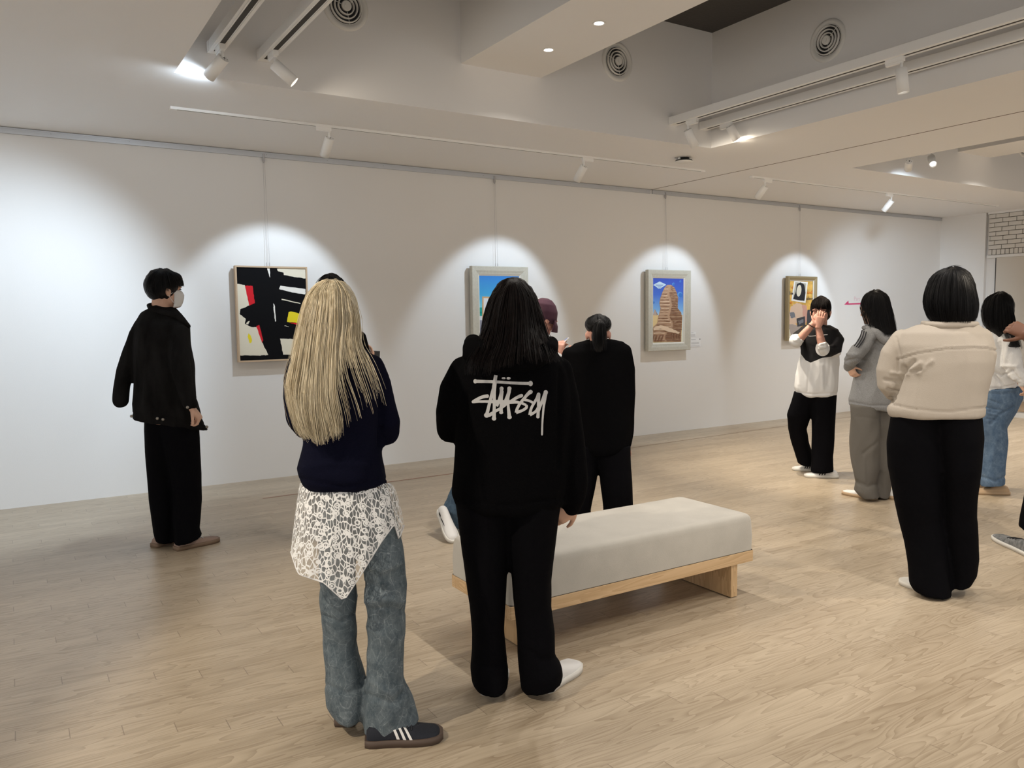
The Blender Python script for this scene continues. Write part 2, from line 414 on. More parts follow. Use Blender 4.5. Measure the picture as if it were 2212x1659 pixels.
    def hair(s, m, vol=(), ells=(), guides=None, n=0, groove=.004, vox=.008, name='hair', label=None, cap=None, **kw):
        bm = bmesh.new()
        if cap: cap_mesh(bm, *cap)
        for l in vol: s.loft(bm, l, e=2.0)
        for (px, py, off, a, b, c) in ells: ellipsoid(bm, s.pt(px, py, off), (s.r * a, s.d * b, s.up * c))
        def disp(co, nn):
            q = V((co.x * 46, co.y * 46, co.z * 3.2)); return groove * noise.noise(q) + groove * .6 * noise.noise(q * 2.1)
        me = remeshed(bm, vox, 3, disp)
        if guides:
            b2 = bmesh.new(); b2.from_mesh(me); s.strands(name, m, guides, n, base=b2, surf=BVHTree.FromBMesh(b2), **kw)
            b2.to_mesh(me); b2.free(); smooth(me)
        o = obj(name, me, m, s.root)
        if label: o['label'] = label
        return o
def head_mesh(bm, c, f, tilt=0.0, k=1.0, neck=.1, roll=0.0):
    """c = head centre, f = horizontal facing direction, tilt>0 looks down"""
    f = f.normalized(); r = f.cross(V((0, 0, 1))).normalized(); q = Matrix.Rotation(-tilt, 3, r)
    F = q @ f; U = q @ V((0, 0, 1)); 
    def P(a, b, d): return c + F * a * k + r * b * k + U * d * k
    def E(a, b, d, x, y, z): ellipsoid(bm, P(a, b, d), (F * x * k, r * y * k, U * z * k), 12)
    E(-.008, 0, .025, .096, .076, .095); E(.03, 0, -.02, .066, .064, .088); E(.042, 0, -.082, .043, .042, .03)
    E(.028, .04, -.05, .03, .02, .04); E(.028, -.04, -.05, .03, .02, .04)
    E(.092, 0, -.03, .018, .012, .014); E(.086, 0, -.008, .013, .008, .026); E(.085, 0, -.062, .013, .024, .007); E(.083, 0, -.073, .013, .02, .007); E(.078, 0, -.095, .018, .02, .014)
    E(.078, .03, .022, .018, .03, .008); E(.078, -.03, .022, .018, .03, .008)
    for sg in (-1, 1): E(-.004, sg * .079, -.015, .019, .008, .031); E(-.012, sg * .084, -.008, .012, .006, .022)
    tube(bm, [P(-.012, 0, -.04), P(-.018, 0, -.09), c + V((0, 0, -.12)) * k - f * .02 - V((0, 0, neck * .4)), c + V((0, 0, -.12 - neck)) - f * .03], [.055 * k, .054 * k, .055 * k, .07 * k], 16)
    return P
def cap_mesh(bm, c, f, tilt=0.0, k=1.0, grow=.012, low=True):
    f = f.normalized(); r = f.cross(V((0, 0, 1))).normalized(); q = Matrix.Rotation(-tilt, 3, r); F = q @ f; U = q @ V((0, 0, 1)); g = grow
    for a, d, x, y, z in ((-.016, .027, .092 + g, .077 + g, .094 + g), (-.03, -.02, .070 + g, .072 + g, .072 + g))[:2 if low else 1]:
        ellipsoid(bm, c + F * a * k + U * d * k, (F * x * k, r * y * k, U * z * k), 14)
def hand_mesh(bm, w, d, n, sgn=1, curl=.5, k=1.0, spread=.06, curls=None):
    d = d.normalized(); n = (n - d * n.dot(d)).normalized(); sd = d.cross(n)
    loft(bm, [ell_ring(w + d * t * k + n * 0, sd * (wd * k), n * (th * k), 16, 2.6) for t, wd, th in ((-.02, .026, .02), (.0, .027, .019), (.03, .036, .017), (.065, .041, .0155), (.088, .040, .013))])
    curls = curls or [curl * x for x in (.85, 1, 1.1, 1.2)]
    for i, (x, L, r) in enumerate(((.030, .072, .0086), (.0105, .080, .0088), (-.0095, .074, .0084), (-.028, .058, .0074))):
        p = w + d * (.082 - abs(x) * .15) * k + sd * (x * sgn * k); a = 0; pts = [p - d * .015 * k]; dr = (d + sd * (x * sgn * spread * 30)).normalized(); ax = dr.cross(n)
        pts.append(p)
        for seg, fr in ((0, .45), (1, .3), (2, .25)):
            a += curls[i] * (.8, 1.0, .7)[seg]
            q = dr * math.cos(a) + n * math.sin(a); p = p + q * (L * fr * k); pts.append(p)
        tube(bm, pts, [r * k, r * k, r * .98 * k, r * .93 * k, r * .8 * k], 10)
    p = w + d * .018 * k + sd * (.028 * sgn * k); q1 = (d * .65 + sd * sgn * .7 + n * .25).normalized(); q2 = (d * .85 + sd * sgn * .3 + n * .45).normalized()
    tube(bm, [p, p + q1 * .03 * k, p + q1 * .05 * k + q2 * .018 * k, p + q1 * .05 * k + q2 * .042 * k], [.0135 * k, .0115 * k, .0098 * k, .008 * k], 10)
def shoe(P, heel, toe, up_m, sole_m, width=.1, h=1.0, stripes=None, side=1, minL=.25, laces=None, lift=0.0, swoosh=None, cap_m=None, z0=.0):
    a = on_z(*heel) - P.o; b = on_z(*toe) - P.o; a.z = b.z = 0
    f = (b - a).normalized(); L = max((b - a).length, minL); c = (a + b) / 2; a = c - f * L / 2
    if lift: f = (f * math.cos(lift) - V((0, 0, 1)) * math.sin(lift)); a = a + V((0, 0, L * math.sin(lift)))
    up = f.cross(V((0, 0, 1))).normalized().cross(f).normalized(); r = f.cross(up)
    prof = ((0, .026, .05), (.03, .033, .07), (.12, .037, .082), (.28, .037, .082), (.42, .040, .072), (.55, .046, .060), (.7, .05, .050), (.82, .048, .044), (.92, .041, .041), (.975, .029, .034), (1, .012, .022))
    kx = width / .1
    def surf(t, th, o=0):
        for (t0, w0, h0), (t1, w1, h1) in zip(prof, prof[1:]):
            if t <= t1: q = (t - t0) / (t1 - t0); wd = w0 + (w1 - w0) * q; hh = h0 + (h1 - h0) * q; break
        hh *= h; wd = wd * kx + o; ct, st = math.cos(th), math.sin(th)
        return a + f * (t * L) + r * (wd * math.copysign(abs(ct) ** .8, ct)) + up * (.018 + max(0, (hh - .018 + o)) * max(0, st) ** .75)
    bm = bmesh.new(); n = 24
    ts = [i / 26 for i in range(27)]
    loft(bm, [[surf(t, math.pi * j / n) for j in range(n + 1)] for t in ts], cap=True)
    o = obj('shoe', bm, up_m, P.root)
    bm = bmesh.new(); top = []; bot = []
    M_ = 18
    for sg, rng in ((1, range(M_ + 1)), (-1, range(M_, -1, -1))):
        for i in rng:
            t = i / M_; wd = 0
            for (t0, w0, h0), (t1, w1, h1) in zip(prof, prof[1:]):
                if t <= t1: wd = w0 + (w1 - w0) * (t - t0) / (t1 - t0); break
            wd = wd * kx + .004
            p = a + f * (t * (L + .012) - .006) + r * (sg * wd); top.append(p + up * .026); bot.append(p + up * (.004 + .012 * max(0, t - .85)) + V((0, 0, -.003)))
    loft(bm, [bot, top], cap=True)
    obj('sole', bm, sole_m, o)
    def patch(t0, t1, th0, th1, shear, m, nm, sd, nn=6):
        bm = bmesh.new()
        g = []
        for j in range(nn + 1):
            th = th0 + (th1 - th0) * j / nn
            if sd < 0: th = math.pi - th
            g.append([bm.verts.new(surf(min(1, t + shear * j / nn), th, .0022)) for t in (t0, (t0 + t1) / 2, t1)])
        for x, y in zip(g, g[1:]):
            for i in range(2): bm.faces.new((x[i], x[i + 1], y[i + 1], y[i]))
        return obj(nm, bm, m, o)
    if stripes:
        for sd in (1, -1):
            for k in range(3): patch(.40 + k * .085, .44 + k * .085, .12, 1.15, -.08, stripes, 'stripe', sd)
    if swoosh:
        for sd in (1, -1):
            patch(.30, .38, .25, .75, .25, swoosh, 'side_mark', sd, 8); patch(.18, .30, .2, .45, -.02, swoosh, 'side_mark', sd)
    if laces:
        bm = bmesh.new()
        for k in range(4): 
            t = .42 + k * .06; tube(bm, [surf(t, th, .002) for th in (1.1, 1.35, 1.57, 1.8, 2.05)], .0028, 6)
        obj('laces', bm, laces, o)
    return o
# ================================================================== lamps (each inside a lamp head)
SPOTS = []
def spot(loc, aim, W, ang, blend=.25, col=(1, .97, .93), rad=.03, name='spot_light', parent=None):
    l = bpy.data.lights.new(name, 'SPOT'); l.energy = W; l.spot_size = math.radians(ang); l.spot_blend = blend; l.color = col; l.shadow_soft_size = rad
    o = bpy.data.objects.new(name, l); COL.objects.link(o)
    loc = V(loc); d = (V(aim) - loc).normalized()
    o.rotation_euler = d.to_track_quat('-Z', 'Y').to_euler(); o.location = loc
    if parent: o.parent = parent; o.location = loc - parent.location
    return o
# ================================================================== room shell
ZC, ZT, YW, XR = 2.905, 3.90, 7.25, 12.54
YF = 5.222; PER = 6.475; RX0, RX1 = .914, 5.385; BX0, BX1 = 2.86, 3.558; ZB = 3.253
YN = -5.0; XL = -6.0
bm = bmesh.new(); box(bm, XL, XR + .3, YN, YW + .1, -.12, 0); structure('floor', bm, floor_mat())
bm = bmesh.new(); box(bm, XL, XR + .1, YW, YW + .12, 0, ZC + .2); structure('wall_back', bm, paint)
# right wall: return wall, recessed door bay with brick lintel
bm = bmesh.new(); box(bm, XR, XR + .12, 6.56, YW, 0, ZC + .2); structure('wall_right', bm, paint)
bm = bmesh.new(); box(bm, XR + .06, XR + .2, YN, 6.56, 0, ZC + .2)
structure('wall_right_bay', bm, paint)
bm = bmesh.new()   # trim round the bricks
box(bm, XR - .005, XR + .06, 3.0, 6.53, 2.225, 2.265); box(bm, XR - .005, XR + .06, 3.0, 6.53, 2.875, 2.905)
structure('trim_1', bm, paint)
# door
bm = bmesh.new(); box(bm, XR + .02, XR + .06, 4.1, 6.40, .06, 2.225, .004)
dm = mat('door laminate', (.60, .56, .50), .6)
structure('door_1', bm, dm)
bm = bmesh.new(); box(bm, XR + .045, XR + .062, 6.40, 6.425, .0, 2.225); structure('door_gap_shade', bm, slot_dark)  # dark strip paints in the shade of the gap beside the door
# ceiling with three deep recesses and cross beams
bm = bmesh.new()
xs = [XL]; holes = []
for k in (-1, 0, 1): holes.append((RX0 + k * PER, RX1 + k * PER))
NB = -3.0
def cq(x0, x1, y0, y1, z): quad(bm, V((x0, y0, z)), V((x0, y1, z)), V((x1, y1, z)), V((x1, y0, z)))
x = XL
for a, b in holes:
    if a > x: cq(x, a, YN, YW, ZC)
    cq(a, b, YF, YW, ZC); cq(a, b, YN, NB, ZC)
    quad(bm, V((a, YF, ZC)), V((b, YF, ZC)), V((b, YF, ZT)), V((a, YF, ZT)))
    quad(bm, V((a, NB, ZC)), V((a, NB, ZT)), V((b, NB, ZT)), V((b, NB, ZC)))
    quad(bm, V((a, YF, ZC)), V((a, YF, ZT)), V((a, NB, ZT)), V((a, NB, ZC)))
    quad(bm, V((b, YF, ZC)), V((b, NB, ZC)), V((b, NB, ZT)), V((b, YF, ZT)))
    x = b
cq(x, XR + .2, YN, YW, ZC)
me = bpy.data.meshes.new('ceiling'); bm.to_mesh(me); bm.free(); structure_o = obj('ceiling', me, ceilp); structure_o['kind'] = 'structure'
bm = bmesh.new()
for a, b in holes: box(bm, a - .1, b + .1, NB - .1, YF + .1, ZT, ZT + .1)
structure('ceiling_recess_top', bm, dark_top)
bm = bmesh.new()
for k in (-1, 0, 1): box(bm, BX0 + k * PER, BX1 + k * PER, NB, YF, ZB, ZT)
structure('ceiling_beam', bm, ceilp)
bm = bmesh.new(); box(bm, 6.478, 6.490, YN, YW, ZC - .0015, ZC + .02); structure('ceiling_gap_shade', bm, mat('ceiling gap', (.16, .12, .09), .9))  # dark strip stands in for the shaded groove between ceiling slabs
# floor seam line
bm = bmesh.new()
def strip(bm, pts, wd, z=.0012, mi=0):
    for (x0, y0), (x1, y1) in zip(pts, pts[1:]): quad(bm, V((x0, y0 - wd, z)), V((x1, y1 - wd, z)), V((x1, y1 + wd, z)), V((x0, y0 + wd, z)), mi)
strip(bm, [(1.65, 6.452), (3.45, 6.474)], .008); structure('trim_4', bm, mat('red brown tape', (.30, .12, .08), .6))
bm = bmesh.new(); strip(bm, [(3.45, 6.474), (5.66, 6.62), (8.3, 6.77), (11.3, 6.9)], .006); structure('trim_5', bm, mat('floor seam', (.27, .18, .11), .6))
# low platform at the far right
bm = bmesh.new(); box(bm, 11.4, XR, 3.5, 6.3, 0, .085); box(bm, 11.39, XR, 3.49, 6.31, .085, .10, mi=1)
pf = obj('low_platform', bm, [mat('white plinth', (.62, .62, .61), .7), wood_mat('plinth top', (.30, .21, .13), (.38, .27, .17), 'Y')])
tagp(pf, 'low white platform with brown top in front of the far right door', 'platform')
# bricks above door: each course modelled as shallow raised bricks in one surface
bm = bmesh.new(); rr = random.Random(3)
yb0, yb1 = 3.0, 6.525; z = 2.275
box(bm, XR + .034, XR + .04, yb0, yb1, 2.265, 2.875, mi=1)
y = yb1
while y > yb0 + .07:
    box(bm, XR + .008, XR + .036, y - .058, y - .006, 2.272, 2.346, .003); y -= .062
for c in range(8):
    z0 = 2.354 + c * .0655; y = yb1 - (c % 2) * .09 - rr.random() * .04
    if y < yb1 - .02: box(bm, XR + .008 + rr.random() * .004, XR + .036, y + .006, yb1 - .004, z0, z0 + .058, .003)
    while y > yb0 + .2:
        l = .185 + rr.random() * .012; box(bm, XR + .008 + rr.random() * .004, XR + .036, y - l + .008, y, z0, z0 + .058, .003); y -= l
br = obj('brick_panel', bm, [mat('white brick', (.64, .61, .57), .8, bump=.3, bscale=50), mat('dark mortar', (.10, .085, .07), .95)])
br['kind'] = 'structure'; br.name = 'wall_right_brick'
# picture rails
for i, (x0, x1) in enumerate(((XL, 6.47), (6.50, 12.53))):
    bm = bmesh.new(); box(bm, x0, x1, YW - .018, YW, ZC - .048, ZC - .004, .002); box(bm, x0, x1, YW - .024, YW - .016, ZC - .012, ZC - .004)
    box(bm, x0, x1, YW - .0225, YW - .018, ZC - .048, ZC - .030, .001)
    x = x0 + .3
    while x < x1:
        cyl(bm, (x, YW - .017, ZC - .022), (0, -1, 0), .003, .003, 8, 1); x += .55
    o = obj('picture_rail', bm, [alu, alu_dark])
    tagp(o, ['long aluminium picture rail along the top of the white wall, left length', 'aluminium picture rail at wall top beyond the ceiling seam, right length'][i], 'picture rail', 'picture rails on the wall')
# ------------------------------------------------------------------ tracks and heads
def track(c0, c1, w_, h, ztop, label):
    """along x or y"""
    bm = bmesh.new(); x0, y0 = c0; x1, y1 = c1
    alongx = abs(x1 - x0) > abs(y1 - y0); z0 = ztop - h
    if alongx:
        for s in (-1, 1): box(bm, x0, x1, y0 + s * w_ * .33 - w_ * .17, y0 + s * w_ * .33 + w_ * .17, z0, ztop, .0015)
        box(bm, x0 + .02, x1 - .02, y0 - w_ * .18, y0 + w_ * .18, z0 + .0008, ztop - .001, mi=1)
        for x in (x0, x1 - .04): box(bm, x - .001, x + .041, y0 - w_ * .53, y0 + w_ * .53, z0 - .001, ztop - .0003)
    else:
        for s in (-1, 1): box(bm, x0 + s * w_ * .34 - w_ * .16, x0 + s * w_ * .34 + w_ * .16, y0, y1, z0, ztop, .002)
        box(bm, x0 - w_ * .19, x0 + w_ * .19, y0 + .02, y1 - .02, z0 + .002, ztop - .001, mi=1)
        for y in (y0, y1 - .05): box(bm, x0 - w_ * .52, x0 + w_ * .52, y - .001, y + .0495, z0 - .001, ztop + .001)
        for s in (-1, 1): box(bm, x0 + s * w_ * .28 - .003, x0 + s * w_ * .28 + .003, y0, y1 - .05, z0 - .003, z0 + .001, mi=0)
    o = obj('light_track', bm, [white_metal, slot_dark]); return tagp(o, label, 'light track', 'track rails for the spotlights')
YT = 6.035
track((1.02, YT), (6.12, YT), .036, .018, ZC, 'thin ceiling track nearest the painting wall, left of the ceiling seam')
track((6.82, YT), (11.83, YT), .036, .018, ZC, 'thin ceiling track near the painting wall, right of the ceiling seam')
TL = ['thick white track rail in the first recess, nearest its left edge', 'thick white track rail in the first recess, second from its left edge',
      'thick white track rail in the first recess, upper one near its right edge', 'thick white track rail in the first recess, lower one against its right side',
      'thick white track rail in the far recess, leftmost', 'thick white track rail in the far recess, second from left']
tx = [1.150, 1.450, 4.915, 5.275, 1.150 + PER, 1.450 + PER]
for x, l in zip(tx, TL): track((x, NB + .3), (x, YF - .002), .085, .062, 3.112, l)
def head(x, y, zt, aim, label, W=0, ang=40, blend=.3, along='x', flip=1, col=(1, .97, .93), rad=.03, lit=False, L=.155, r=.036, drop=.085, k=1.0, spill=0):
    """lamp hanging from a track whose underside is at zt"""
    root = empty('track_spotlight', (x, y, zt), label, 'spotlight', 'track spotlights')
    bm = bmesh.new(); a = .105 * flip
    if along == 'x': box(bm, min(-.015 * flip, a), max(-.015 * flip, a), -.014, .014, -.026, .003, .002); box(bm, min(0, a), max(0, a), -.010, .010, -.032, -.02, .002)
    else: box(bm, -.017, .017, min(-.015 * flip, a), max(-.015 * flip, a), -.03, .003, .002); box(bm, -.013, .013, min(0, a), max(0, a), -.042, -.02, .003)
    obj('adapter', bm, white_metal, root)
    bm = bmesh.new(); cyl(bm, (0, 0, 0), (0, 0, -1), .0125, .04, 16); cyl(bm, (0, 0, -.03), (0, 0, -1), .009, drop - .03 + .008, 14)
    obj('stem', bm, white_metal, root)
    p = V((0, 0, -drop)); d = (V(aim) - (root.location + p)).normalized()
    bm = bmesh.new(); a_, b_ = frame(d); s = p - d * .012
    loft(bm, [ell_ring(s, a_ * (r - .003), b_ * (r - .003), 28), ell_ring(s + d * .003, a_ * r, b_ * r, 28), ell_ring(s + d * L, a_ * r, b_ * r, 28), ell_ring(s + d * L, a_ * (r - .004), b_ * (r - .004), 28), ell_ring(s + d * (L - .03), a_ * (r - .008), b_ * (r - .008), 28)])
    hb = obj('lamp_body', bm, white_metal, root)
    bm = bmesh.new()
    for k2 in range(4):
        t = k2 * 1.57 + .4; cyl(bm, s - d * .001 + a_ * (math.cos(t) * .024) + b_ * (math.sin(t) * .024), -d, .0028, .001, 8)
    cyl(bm, s + a_ * .004, -d, .007, .0012, 8)
    obj('screws', bm, slot_dark, hb)
    bm = bmesh.new(); cyl(bm, s + d * (L - .034), d, r - .009, .006, 24)
    obj('lens', bm, lens_on if W else white_plastic, hb)
    if W: spot(V((x, y, zt)) + s + d * (L + .004), V((x, y, zt)) + s + d * (L + 1), W, ang, blend, col, rad, parent=root)
    if spill: spot(V((x, y, zt)) + s + d * (L + .006), V((x, y, zt)) + s + d * (L + 1), spill, 172, .5, col, .03, name='spill_light', parent=root)
    return root
COOL = (.72, .86, 1.0); WARM = (1, .87, .69)
zt1 = ZC - .018; zt2 = 3.05
ps = on_z(706, 277, 2.88); 
head(2.15, YT, zt1, (1.97, 7.25, 1.3), 'white spotlight on the ceiling track aimed at the black abstract painting', 68, 66, .4, 'x', -1, COOL)
head(4.58, YT, zt1, (4.32, 7.25, 1.3), 'white spotlight on the ceiling track aimed at the turquoise sky painting', 64, 64, .4, 'x', 1, COOL)
head(7.04, YT, zt1, (6.70, 7.25, 1.3), 'white spotlight just beyond the ceiling seam aimed at the blue sky painting', 64, 64, .4, 'x', 1, COOL)
head(9.34, YT, zt1, (9.06, 7.25, 1.3), 'farthest white spotlight by the wall, aimed at the ochre painting', 64, 62, .4, 'x', -1, COOL)
head(1.150, 5.02, zt2, (-.35, 7.25, .9), 'white spotlight in the first recess, leftmost, pointing down to the left', 300, 78, .9, 'y', 1, COOL, spill=9)
head(1.450, 4.98, zt2, (3.9, 4.2, 0.7), 'white spotlight in the first recess, second from left, pointing right', 150, 62, .5, 'y', 1, WARM, spill=6)
head(4.915, 5.03, zt2, (6.4, 4.9, .5), 'white spotlight at the end of the upper right track in the first recess', 150, 75, .5, 'y', -1, WARM, spill=10)
head(5.275, 4.90, zt2, (7.1, 4.4, .2), 'white spotlight at the end of the lower right track in the first recess', 170, 80, .5, 'y', 1, WARM, spill=8, drop=.04, L=.13)
head(4.915, 3.13, zt2, (5.15, 2.9, 0), 'white spotlight alone halfway along the upper right track', 45, 75, .5, 'y', 1, WARM)
head(1.150 + PER, 4.75, zt2, (11.3, 7.25, 1.3), 'white spotlight in the far recess, left one seen as a plain cylinder', 420, 46, .95, 'y', 1, COOL, rad=.12, drop=.14)
head(1.450 + PER, 4.70, zt2, (5.0, 2.3, .2), 'white spotlight in the far recess with its lit lens facing the room', 25, 66, .5, 'y', 1, WARM, lit=True)
# the same tracks run on behind the camera and in the neighbouring bay
track((5.275 - PER, NB + .3), (5.275 - PER, YF - .002), .085, .062, 3.112, 'white track rail in the bay left of the camera')
head(5.275 - PER, 2.05, zt2, (1.9, 2.62, .2), 'white spotlight in the bay left of the camera, pointing right', 200, 62, .35, 'y', 1, WARM, rad=.02)
head(5.275 - PER, 3.6, zt2, (.2, 3.4, .2), 'white spotlight in the left bay pointing down at the open floor', 50, 70, .6, 'y', 1, WARM)
head(1.450, .6, zt2, (3.9, 1.6, 0), 'added unseen white spotlight behind the camera, brightening the near floor', 50, 75, .6, 'y', 1, WARM)  # extra lamp on the unseen track stretch, added for brightness
head(4.915, .9, zt2, (4.2, 2.3, .3), 'white spotlight behind the camera on the upper right track', 100, 70, .6, 'y', 1, WARM)
# ------------------------------------------------------------------ downlights in the beam
def downlight(x, y, z, label, W=6):
    root = empty('recessed_downlight', (x, y, z), label, 'downlight', 'recessed downlights in the beams')
    bm = bmesh.new(); r = .043
    loft(bm, [ell_ring(V((0, 0, -.001)), V((r, 0, 0)), V((0, r, 0)), 32), ell_ring(V((0, 0, -.004)), V((r - .003, 0, 0)), V((0, r - .003, 0)), 32), ell_ring(V((0, 0, -.003)), V((r - .012, 0, 0)), V((0, r - .012, 0)), 32), ell_ring(V((0, 0, .0)), V((r - .014, 0, 0)), V((0, r - .014, 0)), 32)], cap=False)
    obj('trim_ring', bm, white_metal, root)
    bm = bmesh.new(); ellipsoid(bm, V((0, 0, -.001)), (V((.028, 0, 0)), V((0, .028, 0)), V((0, 0, .004))), 12); obj('lamp_lens', bm, lens_on, root)
    spot((x, y, z - .012), (x, y, 0), W, 130, .8, (1, .93, .84), .03, parent=root)
downlight(3.24, 4.66, ZB, 'lit downlight in the white beam, the one nearest the painting wall', 60)
downlight(3.23, 4.09, ZB, 'lit downlight in the white beam, second from its end', 60)
downlight(3.24 + PER, 4.66, ZB, 'lit downlight in the far beam at the right edge', 180)
for y in (3.5, 2.4, 1.3, .2, -1.2): downlight(3.23, y, ZB, 'lit downlight in the white beam, above and behind the camera', 78)
for y in (4.0, 2.6, 1.0): downlight(3.24 + PER, y, ZB, 'lit downlight in the far beam beyond the picture edge', 230)
for y in (4.4, 2.8, 1.0, -1): downlight(3.24 - PER, y, ZB, 'lit downlight in the beam of the left bay', 60)
# ------------------------------------------------------------------ round air vents
def vent(c, n, label):
    """round jet diffuser on a recess wall, n = outward normal"""
    root = empty('air_vent', c, label, 'air vent', 'round air vents')
    n = V(n); a = n.cross(V((0, 0, 1))).normalized(); b = V((0, 0, 1))
    def ring(bm, r0, r1, z0, z1, mi=0):
        loft(bm, [ell_ring(n * z0, a * r0, b * r0, 40), ell_ring(n * z1, a * (r0 + (r1 - r0) * .2), b * (r0 + (r1 - r0) * .2), 40), ell_ring(n * z1, a * (r0 + (r1 - r0) * .7), b * (r0 + (r1 - r0) * .7), 40), ell_ring(n * z0, a * r1, b * r1, 40)], cap=False, mi=mi)
    bm = bmesh.new(); ring(bm, .158, .118, .001, .012); loft(bm, [ell_ring(n * .006, a * .12, b * .12, 40), ell_ring(n * .0015, a * .112, b * .112, 40)], cap=False)
    obj('flange', bm, white_plastic, root)
    bm = bmesh.new(); loft(bm, [ell_ring(n * .001, a * .118, b * .118, 40), ell_ring(n * .002, a * .118, b * .118, 40)]); obj('dark_throat', bm, black_plastic, root)
    for r in (.108, .083, .058):
        bm = bmesh.new(); ring(bm, r, r - .010, .003, .02); obj('louvre_ring', bm, white_plastic, root)
    bm = bmesh.new(); loft(bm, [ell_ring(n * .004, a * .034, b * .034, 32), ell_ring(n * .022, a * .034, b * .034, 32), ell_ring(n * .026, a * .030, b * .030, 32)]); cyl(bm, n * .026, n, .013, .003, 20)
    obj('centre_cap', bm, white_plastic, root)
    for t in (.3, 2.4, 4.5):
        bm = bmesh.new(); q = a * math.cos(t) + b * math.sin(t); tube(bm, [q * .03 + n * .006, q * .112 + n * .006], .0025, 6)
        obj('spoke', bm, white_plastic, root)
vent((2.0, YF, 3.49), (0, -1, 0), 'round white air vent cut by the top edge, left of the beam')
vent((4.31, YF, 3.49), (0, -1, 0), 'round white air vent on the recess wall right of the beam')
vent((RX1, 4.035, 3.49), (-1, 0, 0), 'round white air vent on the right side of the recess, above the two tracks')
vent((4.31 + PER, YF, 3.49), (0, -1, 0), 'round white air vent in the far recess at the right edge')
# smoke detector
c = on_z(1477, 341, ZC); root = empty('smoke_detector', (c.x, c.y, ZC), 'black and white smoke detector on the ceiling beside the track end', 'smoke detector')
bm = bmesh.new(); X, Y = V((1, 0, 0)), V((0, 1, 0)); Z = V((0, 0, 1))
loft(bm, [ell_ring(-Z * a, X * r, Y * r, 36) for a, r in ((0, .05), (.018, .052), (.022, .078), (.034, .083), (.036, .078))]); obj('base', bm, black_plastic, root)
bm = bmesh.new(); loft(bm, [ell_ring(-Z * a, X * r, Y * r, 36) for a, r in ((.033, .084), (.04, .082), (.046, .068), (.050, .045), (.051, .01))]); obj('cover', bm, white_plastic, root)
for s in (-.058, .058):
    bm = bmesh.new(); box(bm, s - .008, s + .008, -.01, .01, -.02, -.002, .002); obj('clip', bm, white_plastic, root)
# ------------------------------------------------------------------ bench
bx0, bx1, by0, by1 = 1.69, 3.145, 2.742, 3.262
root = empty('upholstered_bench', ((bx0 + bx1) / 2, (by0 + by1) / 2, 0), 'long bench with pale grey fabric cushion on an oak base', 'bench')
cx_, cy_ = root.location.x, root.location.y; hx, hy = (bx1 - bx0) / 2, (by1 - by0) / 2
fab = mat('pale grey velvet', (.45, .432, .395), .92, bump=.12, bscale=300, sheen=.25, var=.05, vscale=9)
oakX = wood_mat('oak lengthwise', (.50, .335, .18), (.62, .44, .26), 'X'); oakY = wood_mat('oak crosswise', (.50, .335, .18), (.62, .44, .26), 'Y'); oakZ = wood_mat('oak upright', (.46, .31, .165), (.60, .42, .24), 'Z')
bm = bmesh.new(); bmesh.ops.create_grid(bm, x_segments=2, y_segments=2, size=1); bm.free()
bm = bmesh.new(); rings = []
for z, k in ((.232, .0), (.234, .0), (.30, -.002), (.38, .002), (.400, .006), (.411, .014), (.4165, .026), (.418, .04)):
    rings.append([V((sx * (hx - k - .022 + .022 * cc), sy * (hy - k - .022 + .022 * ss), z)) for sx, sy, a0 in ((1, 1, 0), (-1, 1, 90), (-1, -1, 180), (1, -1, 270)) for cc, ss in [(abs(math.cos(math.radians(a0 + t))), abs(math.sin(math.radians(a0 + t)))) for t in (0, 22, 45, 68, 90)]])
loft(bm, rings); obj('cushion', bm, fab, root)
bm = bmesh.new(); box(bm, -hx + .003, hx - .003, -hy + .003, hy - .003, .228, .233); obj('cushion_gap', bm, black_plastic, root)
bm = bmesh.new(); box(bm, -hx, hx, -hy, -hy + .03, .172, .229, .002); obj('frame_rail', bm, oakX, root)
bm = bmesh.new(); box(bm, -hx, hx, hy - .03, hy, .172, .229, .002); obj('frame_rail', bm, oakX, root)
for s in (-1, 1):
    bm = bmesh.new(); box(bm, min(s * hx, s * (hx - .03)), max(s * hx, s * (hx - .03)), -hy + .031, hy - .031, .172, .229, .002); obj('frame_end', bm, oakY, root)
bm = bmesh.new(); box(bm, -hx + .02, hx - .02, -hy + .02, hy - .02, .2, .227); obj('base_board', bm, oakX, root)
for lx in (-hx + .10, hx - .145):
    bm = bmesh.new(); box(bm, lx, lx + .045, -hy + .012, hy - .012, 0.004, .1725, .002); lg = obj('leg', bm, oakZ, root)
    bm = bmesh.new(); box(bm, lx + .006, lx + .039, -hy + .02, hy - .02, 0, .005); obj('foot_pad', bm, black_plastic, lg)
bm = bmesh.new(); box(bm, -hx + .146, hx - .146, hy - .12, hy - .085, .125, .1995, .002); obj('stretcher', bm, oakX, root)
